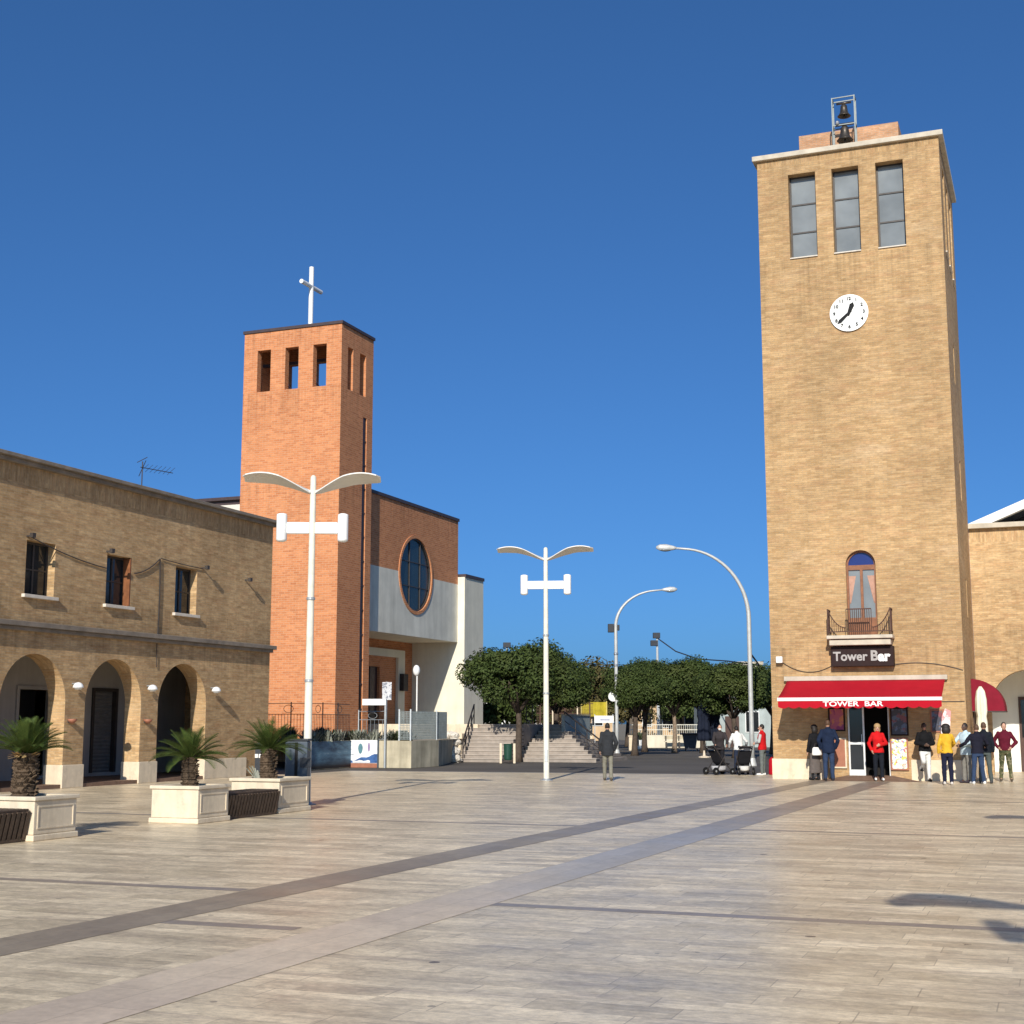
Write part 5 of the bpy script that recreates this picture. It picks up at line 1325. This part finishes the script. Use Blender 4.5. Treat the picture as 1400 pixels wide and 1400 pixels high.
mb = MB(); mb.loft([(0,0,.15,.55,.40),(0,0,.9,.75,.5),(0,0,1.0,.78,.52)], 4); mb.v = [(x*math.cos(.785)-y*math.sin(.785), x*math.sin(.785)+y*math.cos(.785), z) for x,y,z in mb.v]; mb.build('body', M['cabinet_blue'], wc)
mb = MB(); mb.box(-.58,.58,-.58,.58,1.001,1.10); mb.build('lid', M['cabinet_dark'], wc, bevel=.04)
for x in (-.35,.35):
    mb = MB(); mb.tube([(x,-.3,.08),(x+.06,-.3,.08)], .08, 10); mb.build('wheel', M['black'], wc)

# ================================================================== people
SKIN = {'fair': plain('skin_fair', (.52,.30,.21), .55, .35, var=.06), 'mid': plain('skin_mid', (.42,.23,.15), .55, .35, var=.06), 'dark': plain('skin_dark', (.085,.045,.03), .5, .4, var=.06)}
HAIR = {'dark': plain('hair_dark', (.018,.014,.012), .6, .35), 'brown': plain('hair_brown', (.09,.05,.03), .6, .35), 'grey': plain('hair_grey', (.25,.23,.21), .7, .3), 'blond': plain('hair_blond', (.38,.25,.12), .6, .35)}
EYE = plain('eye', (.03,.02,.02), .3, .5); LIP = plain('lips', (.36,.12,.10), .5, .35)
def fuse(mb, name, mat, parent, vox, it=3, fold=0.0):
    me = bpy.data.meshes.new(name); me.from_pydata(mb.v, [], mb.f); me.update()
    bm = bmesh.new(); bm.from_mesh(me); bmesh.ops.recalc_face_normals(bm, faces=bm.faces); bm.to_mesh(me); bm.free()
    o = link(bpy.data.objects.new(name, me)); r = o.modifiers.new('r','REMESH'); r.mode = 'VOXEL'; r.voxel_size = vox
    s = o.modifiers.new('s','SMOOTH'); s.factor = .5; s.iterations = it
    bpy.context.view_layer.update()
    m2 = bpy.data.meshes.new_from_object(o.evaluated_get(bpy.context.evaluated_depsgraph_get()))
    bpy.data.objects.remove(o); bpy.data.meshes.remove(me); m2.name = name
    if fold:
        off = Vector((random.random()*20, random.random()*20, 0)); n_ = len(m2.vertices)
        co = [0.0]*(3*n_); no = [0.0]*(3*n_); m2.vertices.foreach_get('co', co); m2.vertices.foreach_get('normal', no)
        for i in range(0, 3*n_, 3):
            x, y, z = co[i:i+3]; g = (noise.noise(Vector((x*9, y*9, z*5.5))+off) + .6*noise.noise(Vector((x*7+z*12, y*7, z*13))+off))*fold
            co[i] = x+no[i]*g; co[i+1] = y+no[i+1]*g; co[i+2] = z+no[i+2]*g
        m2.vertices.foreach_set('co', co); m2.update()
    m2.polygons.foreach_set('use_smooth', [True]*len(m2.polygons)); m2.materials.clear(); m2.materials.append(mat)
    o = link(bpy.data.objects.new(name, m2)); o.parent = parent; return o
ARMS = {'down': ((.235,-.03,1.13),(.245,.05,.90)), 'hips': ((.34,-.10,1.14),(.20,.06,.99)), 'front': ((.27,.03,1.13),(.05,.23,1.08)),
        'reach': ((.25,.16,1.20),(.22,.40,1.10)), 'out': ((.36,.06,1.17),(.42,.28,1.10)), 'pocket': ((.29,-.06,1.13),(.22,.06,.92)), 'phone': ((.24,.08,1.13),(.10,.28,1.22)), 'point': ((.38,.10,1.33),(.60,.22,1.36))}
def person(label, loc, heading, h, top, bottom, shoe=(.03,.03,.03), skin='fair', hair='dark', arms=('down','down'), legs=((0,0),(0,0)), lean=0, look=0, female=False,
           sleeve='long', jacket=1.0, hem=.86, skirt=None, hairlen=0, mask=False, feet=.0, camo_=False, lift=None, vest=None):
    t = thing('person', label, 'person', loc, R(heading)); t.scale = (h/1.72*.93, h/1.72*.97, h/1.72)
    sw = .150 if female else .178
    def J(p, hi=True):
        x,y,z = p
        if lean and z > .93:
            a = R(lean); dz = z-.93; y, z = y*math.cos(a)+dz*math.sin(a), .93+dz*math.cos(a)-y*math.sin(a)
        return Vector((x,y,z))
    side = ((-1,arms[0],legs[0]),(1,arms[1],legs[1]))
    def torso(mb, e=0.0, z0=.84):
        w = .93 if female else 1.0
        rg = [(.78,.15,.105,0),(.86,.168,.118,0),(.93,.168,.115,0),(1.02,.150 if not female else .135,.103,0),(1.12,.152 if not female else .13,.104,.0),(1.26,.172*w,.115+(.012 if female else 0),.012),(1.36,.178*w,.108,.0),(1.42,.135*w,.085,-.005),(1.46,.07,.062,-.005)]
        rg = [q for q in rg if q[0] >= z0-.001]
        if z0 not in [q[0] for q in rg]: rg.insert(0,(z0,rg[0][1]*.99,rg[0][2]*.99,0))
        n = 22; vs = []; k = len(rg)
        for (z,rx,ry,yo) in rg:
            for j in range(n):
                a = 2*math.pi*j/n; vs.append(J(((rx+e)*math.cos(a),(ry+e)*math.sin(a)+yo,z)))
        fs = [(i*n+j,i*n+(j+1)%n,(i+1)*n+(j+1)%n,(i+1)*n+j) for i in range(k-1) for j in range(n)]
        fs.append(tuple(reversed(range(n)))); fs.append(tuple((k-1)*n+j for j in range(n)))
        mb.add(vs, fs)
    hd = J((0,.015,1.60)); la = R(look)
    def Hd(x,y,z):  # head local
        return hd+Vector((x*math.cos(la)-y*math.sin(la), x*math.sin(la)+y*math.cos(la), z))
    def joints(s, arm, leg):
        sh = J((s*sw,0,1.395)); e, w = ARMS[arm]; el = J((s*e[0],e[1],e[2])); wr = J((s*w[0],w[1],w[2]))
        hp = Vector((s*.088,0,.88)); kn = Vector((s*(.10+feet*.4),leg[0],.49)); an = Vector((s*(.105+feet),leg[1],.085))
        if lift == s: kn = Vector((s*.10,.22,.60)); an = Vector((s*.10,-.12,.38))
        return sh, el, wr, hp, kn, an
    body = MB(); torso(body)
    body.cap(J((0,-.01,1.42)), J((0,.005,1.54)), .056,.052)
    body.ell(hd, .073,.092,.112, 18, 13); body.ell(Hd(0,.035,-.06), .052,.055,.052, 14, 9)
    body.cap(Hd(0,.092,.005), Hd(0,.112,-.028), .012,.017, 8)
    for s in (-1,1): body.ell(Hd(s*.075,-.008,-.005), .012,.022,.032, 8, 6)
    for s, arm, leg in side:
        sh, el, wr, hp, kn, an = joints(s, arm, leg)
        body.cap(sh, el, .050,.040); body.cap(el, wr, .040,.027)
        body.cap(hp, kn, .085,.056); body.cap(kn, an, .056,.037); body.cap(an, an+Vector((0,.15,-.045)), .038,.030)
        d = (wr-el).normalized(); inw = Vector((-s,0,0)); u = (inw-d*inw.dot(d)).normalized(); v = d.cross(u)  # u: palm normal-ish, v: across the palm
        pm = wr+d*.085
        for q in (-.022,0,.022): body.cap(wr+v*q*.6, pm+v*q, .020,.017, 8)
        for i,(q,L_) in enumerate(((-.030,.062),(-.010,.074),(.010,.07),(.029,.054))):
            b0 = pm+v*q; b1 = b0+d*L_*.55+u*.008; b2 = b1+(d*.75+u*.65).normalized()*L_*.5
            body.cap(b0,b1,.0095,.0092,7); body.cap(b1,b2,.0092,.0082,7)
        sg_ = 1 if v.y > 0 else -1
        t0 = wr+d*.03+v*sg_*.022; t1 = t0+(v*sg_*.7+d*.7+u*.25)*.045; body.cap(t0,t1,.0125,.011,7); body.cap(t1,t1+(d+u*.5)*.028,.011,.009,7)
    fuse(body, 'body', SKIN[skin], t, .0105, 3)
    face = MB()
    for s in (-1,1): face.ell(Hd(s*.030,.082,.008), .013,.010,.008, 8, 6)
    face.build('eyes', EYE, t, smooth=True)
    if mask:
        m_ = MB(); m_.ell(Hd(0,.045,-.045), .062,.068,.050, 14, 9); m_.build('face_mask', M['white_letter'], t, smooth=True)
    else:
        face = MB(); face.ell(Hd(0,.091,-.058), .024,.009,.008, 10, 6); face.build('mouth', LIP, t, smooth=True)
    if hair:
        hm = MB(); hm.ell(Hd(0,-.018,.026), .081,.091,.100, 18, 12)
        for s in (-1,1): hm.ell(Hd(s*.062,-.02,.0), .022,.05,.05, 10, 7)
        if hairlen: hm.ell(Hd(0,-.05,-.05), .085+hairlen*.10,.07+hairlen*.06,.11+hairlen*.04, 16, 10); hm.ell(Hd(0,-.01,.05), .092+hairlen*.08,.095+hairlen*.03,.095, 16, 10)
        fuse(hm, 'hair', HAIR[hair], t, .011, 2)
    # trousers or skirt
    bm_ = M['camo'] if camo_ else cloth(bottom)
    tr2 = MB()
    if skirt:
        tr2.loft([(0,0,skirt,.21,.17),(0,0,skirt+.02,.215,.175),(0,0,.75,.19,.145),(0,0,.90,.178,.128),(0,0,1.0,.158,.115)], 26)
        fuse(tr2, 'skirt', bm_, t, .013, 3, .010)
        tr2 = MB()
        for s, arm, leg in side:
            sh, el, wr, hp, kn, an = joints(s, arm, leg); tr2.cap(kn, an+Vector((0,0,.0)), .060,.042)
        fuse(tr2, 'stockings', cloth((.02,.02,.022)), t, .012, 2)
    else:
        tr2.loft([(0,0,.80,.165,.12),(0,0,.88,.18,.130),(0,0,.96,.174,.124),(0,0,1.0,.165,.118)], 22)
        for s, arm, leg in side:
            sh, el, wr, hp, kn, an = joints(s, arm, leg); tr2.cap(hp, kn, .100,.073); tr2.cap(kn, an+Vector((0,.0,.0)), .073,.060)
        fuse(tr2, 'trousers', bm_, t, .013, 3, .011)
    tp = MB(); e = .016*jacket
    torso(tp, e+.006, hem)
    if sleeve:
        for s, arm, leg in side:
            sh, el, wr, *_ = joints(s, arm, leg)
            tp.cap(sh, el, .054+e*.45,.047+e*.5)
            if sleeve == 'long': tp.cap(el, el.lerp(wr,.97), .050+e*.6,.036+e*.6)
            elif sleeve == 'rolled': tp.cap(el, el.lerp(wr,.35), .050+e*.6,.044+e*.6)
    else:
        for s, arm, leg in side:
            sh, *_ = joints(s, arm, leg); tp.cap(J((s*.10,0,1.36)), sh, .075,.062)
    tp.cap(J((0,-.01,1.42)), J((0,.0,1.475)), .066+e*.4,.062+e*.4)
    fuse(tp, 'jacket' if jacket > 1.2 else ('vest' if not sleeve else 'top'), cloth(top), t, .0125, 4, .012)
    if vest:   # sleeves of a second garment under a vest
        sv = MB()
        for s, arm, leg in side:
            sh, el, wr, *_ = joints(s, arm, leg); sv.cap(sh, el, .058,.050); sv.cap(el, el.lerp(wr,.97), .050,.038)
        fuse(sv, 'sleeves', cloth(vest), t, .0125, 3)
    for s, arm, leg in side:
        sh, el, wr, hp, kn, an = joints(s, arm, leg); shm = MB()
        shm.cap(an+Vector((0,-.03,-.035)), an+Vector((s*.012,.165,-.045)), .049,.040); shm.cap(an+Vector((0,-.01,.0)), an+Vector((0,0,.03)), .047,.045)
        shm.v = [(x,y,max(z,an.z-.083)) for x,y,z in shm.v]
        fuse(shm, 'shoe', cloth(shoe), t, .011, 2)
    return t
WHT = (.70,.70,.68)
person('man in a dark grey jacket and khaki trousers walking away across the square', (2.86,42.2,0), -4, 1.70, (.030,.032,.036), (.20,.19,.15), (.10,.08,.06), arms=('down','pocket'), legs=((.10,.16),(.02,-.16)), jacket=1.9, hem=.74, hair='dark')
person('person in a dark grey top and white face mask leaning over a pushchair', (7.05,47.9,0), 178, 1.68, (.040,.034,.036), (.018,.018,.022), (.5,.5,.5), arms=('reach','reach'), lean=14, mask=True, jacket=1.3, hem=.82)
person('person in a white shirt and dark blue jeans bending forward with their back turned', (7.62,47.4,0), 10, 1.64, WHT, (.022,.030,.055), (.04,.04,.05), arms=('reach','out'), lean=20, jacket=1.3, hem=.84, feet=.04)
person('person in a red vest with white sleeves and grey trousers facing left', (8.20,46.2,0), 62, 1.66, (.48,.012,.016), (.13,.145,.14), WHT, arms=('front','front'), sleeve=None, vest=(.42,.42,.42), jacket=1.5, hem=.86, look=10)
person('tall man in a navy jacket and jeans with his back turned by the red awning', (9.42,42.0,0), -12, 1.80, (.012,.020,.045), (.028,.045,.09), (.03,.03,.04), hair='brown', arms=('pocket','pocket'), jacket=1.7, hem=.78, skin='mid')
wcm = person('woman in black with a grey skirt standing left of the man in the navy jacket', (9.12,42.5,0), 20, 1.64, (.012,.012,.014), (.12,.10,.09), (.02,.02,.02), female=True, arms=('down','pocket'), jacket=1.6, hem=.84, skirt=.22, hairlen=.3)
person('woman in a bright red jacket and black trousers coming out of the bar door', (10.78,41.55,.03), 172, 1.64, (.52,.012,.014), (.012,.014,.02), WHT, female=True, hair='blond', hairlen=.25, arms=('front','pocket'), jacket=1.3, hem=.84, legs=((.03,.06),(0,-.03)))
person('man in a black top and white trousers leaning on the wall with one leg raised', (12.12,41.42,0), 176, 1.70, (.010,.010,.011), (.66,.66,.63), (.02,.02,.02), skin='dark', arms=('front','front'), jacket=1.7, hem=.88, lift=1)
person('woman with dark curly hair in a yellow top and navy trousers seen from behind', (12.08,39.2,0), -10, 1.66, (.62,.36,.03), (.014,.016,.035), (.55,.50,.45), female=True, hairlen=.55, arms=('down','reach'), jacket=1.0, hem=.90)
person('bearded man in a light blue shirt and grey trousers turned towards the yellow top', (13.00,40.4,0), 118, 1.70, (.48,.60,.66), (.20,.19,.17), (.05,.04,.05), skin='dark', arms=('front','reach'), jacket=1.3, hem=.80)
person('man in a navy sweater and blue jeans with his back turned in the group', (13.06,39.6,0), 6, 1.66, (.014,.014,.024), (.030,.050,.10), WHT, hair='brown', arms=('out','out'), jacket=1.4, hem=.88, feet=.07)
person('person in dark clothes and grey green trousers half hidden in the middle of the group', (13.45,40.15,0), -20, 1.72, (.014,.015,.02), (.075,.09,.085), (.06,.06,.06), skin='mid', hair='brown', arms=('pocket','down'), jacket=1.5, hem=.86, feet=.05)
person('man in a maroon sweater and camouflage trousers, hands on hips, facing the square', (14.5,41.5,0), 160, 1.72, (.10,.010,.022), (.1,.1,.06), (.10,.08,.06), arms=('hips','hips'), jacket=1.2, hem=.90, camo_=True, feet=.05, look=12)
bg_ = thing('handbag', 'white handbag held by the woman in black beside the navy jacket', 'bag', (9.12,42.2,.74), R(10))
mb = MB(); mb.loft([(0,0,0,.14,.06),(0,0,.03,.16,.07),(0,0,.2,.14,.06),(0,0,.24,.11,.04)], 16); mb.build('bag_body', M['white_letter'], bg_, smooth=True)
mb = MB(); mb.tube([(-.08,0,.22),(-.06,0,.34),(.06,0,.34),(.08,0,.22)], .012, 6); mb.build('handle', M['iron'], bg_)
rb_ = thing('red_bag', 'red bag standing behind the person in the red vest', 'bag', (8.75,47.0,0), 0)
mb = MB(); mb.loft([(0,0,0,.2,.12),(0,0,.05,.22,.13),(0,0,.5,.2,.11),(0,0,.58,.12,.06)], 16); mb.build('bag_body', M['red_fabric'], rb_, smooth=True)
mb = MB(); mb.tube([(-.08,0,.55),(-.06,0,.68),(.06,0,.68),(.08,0,.55)], .014, 6); mb.build('handle', M['iron'], rb_)

def pushchair(label, loc, rz, seatmat, panel):
    t = thing('pushchair', label, 'pushchair', loc, rz, 'pushchairs'); t.scale = (.9,.9,.88)
    w = .24
    mb = MB()
    for s in (-w,w):
        mb.tube([(s,-.42,.13),(s,.02,.55),(s,.40,1.02)], .018, 8); mb.tube([(s,.40,.13),(s,.02,.55),(s,-.10,.72)], .018, 8)
        mb.tube([(s,-.42,.13),(s,.40,.13)], .012, 6)
    mb.tube([(-w,.40,1.02),(-w,.46,1.06),(w,.46,1.06),(w,.40,1.02)], .02, 8); mb.tube([(-w,-.42,.13),(w,-.42,.13)], .014, 6); mb.tube([(-w,.4,.13),(w,.4,.13)], .014, 6)
    mb.build('frame', M['iron'], t)
    mb = MB(); pts = [(-.36,.42),(-.30,.36),(0,.40),(.08,.46),(.30,.86),(.26,.90),(.02,.54),(-.04,.47),(-.28,.43)]
    mb.slab([pts], (-w+.02,0,0),(0,1,0),(0,0,1),(1,0,0),2*w-.04); mb.build('seat', seatmat, t)
    mb = MB(); n = 8; vs = []
    for i in range(n+1):
        a = R(62+70*i/n)
        for j in range(7):
            x = (-w+2*w*j/6); b = math.sin(math.pi*j/6); vs.append((x, .24-.40*math.cos(a)*(.85+.15*b), .74+.36*math.sin(a)*(.80+.2*b)))
    mb.add(vs, [(i*7+j,i*7+j+1,(i+1)*7+j+1,(i+1)*7+j) for i in range(n) for j in range(6)])
    o = mb.build('canopy', seatmat, t, smooth=True); s = o.modifiers.new('thick','SOLIDIFY'); s.thickness = .015
    mb = MB(); mb.loft([(0,0,.16,.17,.26),(0,.0,.20,.2,.3),(0,0,.33,.22,.34)], 16); mb.build('basket', panel, t)
    for x in (-w-.03,w+.03):
        for y,r_ in ((-.42,.12),(.40,.14)):
            mb = MB(); prof = [(r_*.7,-.02),(r_,-.022),(r_*1.02,0),(r_,.022),(r_*.7,.02)]
            mb.lathe(prof,(0,0,0),18); mb.v = [(x+c,y+a,r_*1.02+b) for a,b,c in mb.v]; wh = mb.build('wheel', M['black'], t)
            mb = MB(); mb.lathe([(.02,-.024),(r_*.68,-.01),(r_*.68,.01),(.02,.024)],(0,0,0),14); mb.v = [(x+c,y+a,r_*1.02+b) for a,b,c in mb.v]; mb.build('hub', M['grey_metal'], wh)
    return t
pushchair('black pushchair with a pale grey basket in front of the masked person', (6.88,47.0,0), R(125), cloth((.015,.015,.018)), cloth((.45,.45,.47)))
pushchair('black pushchair with a white basket behind the person in the white shirt', (7.66,46.75,0), R(185), cloth((.014,.014,.016)), cloth((.72,.72,.70)))
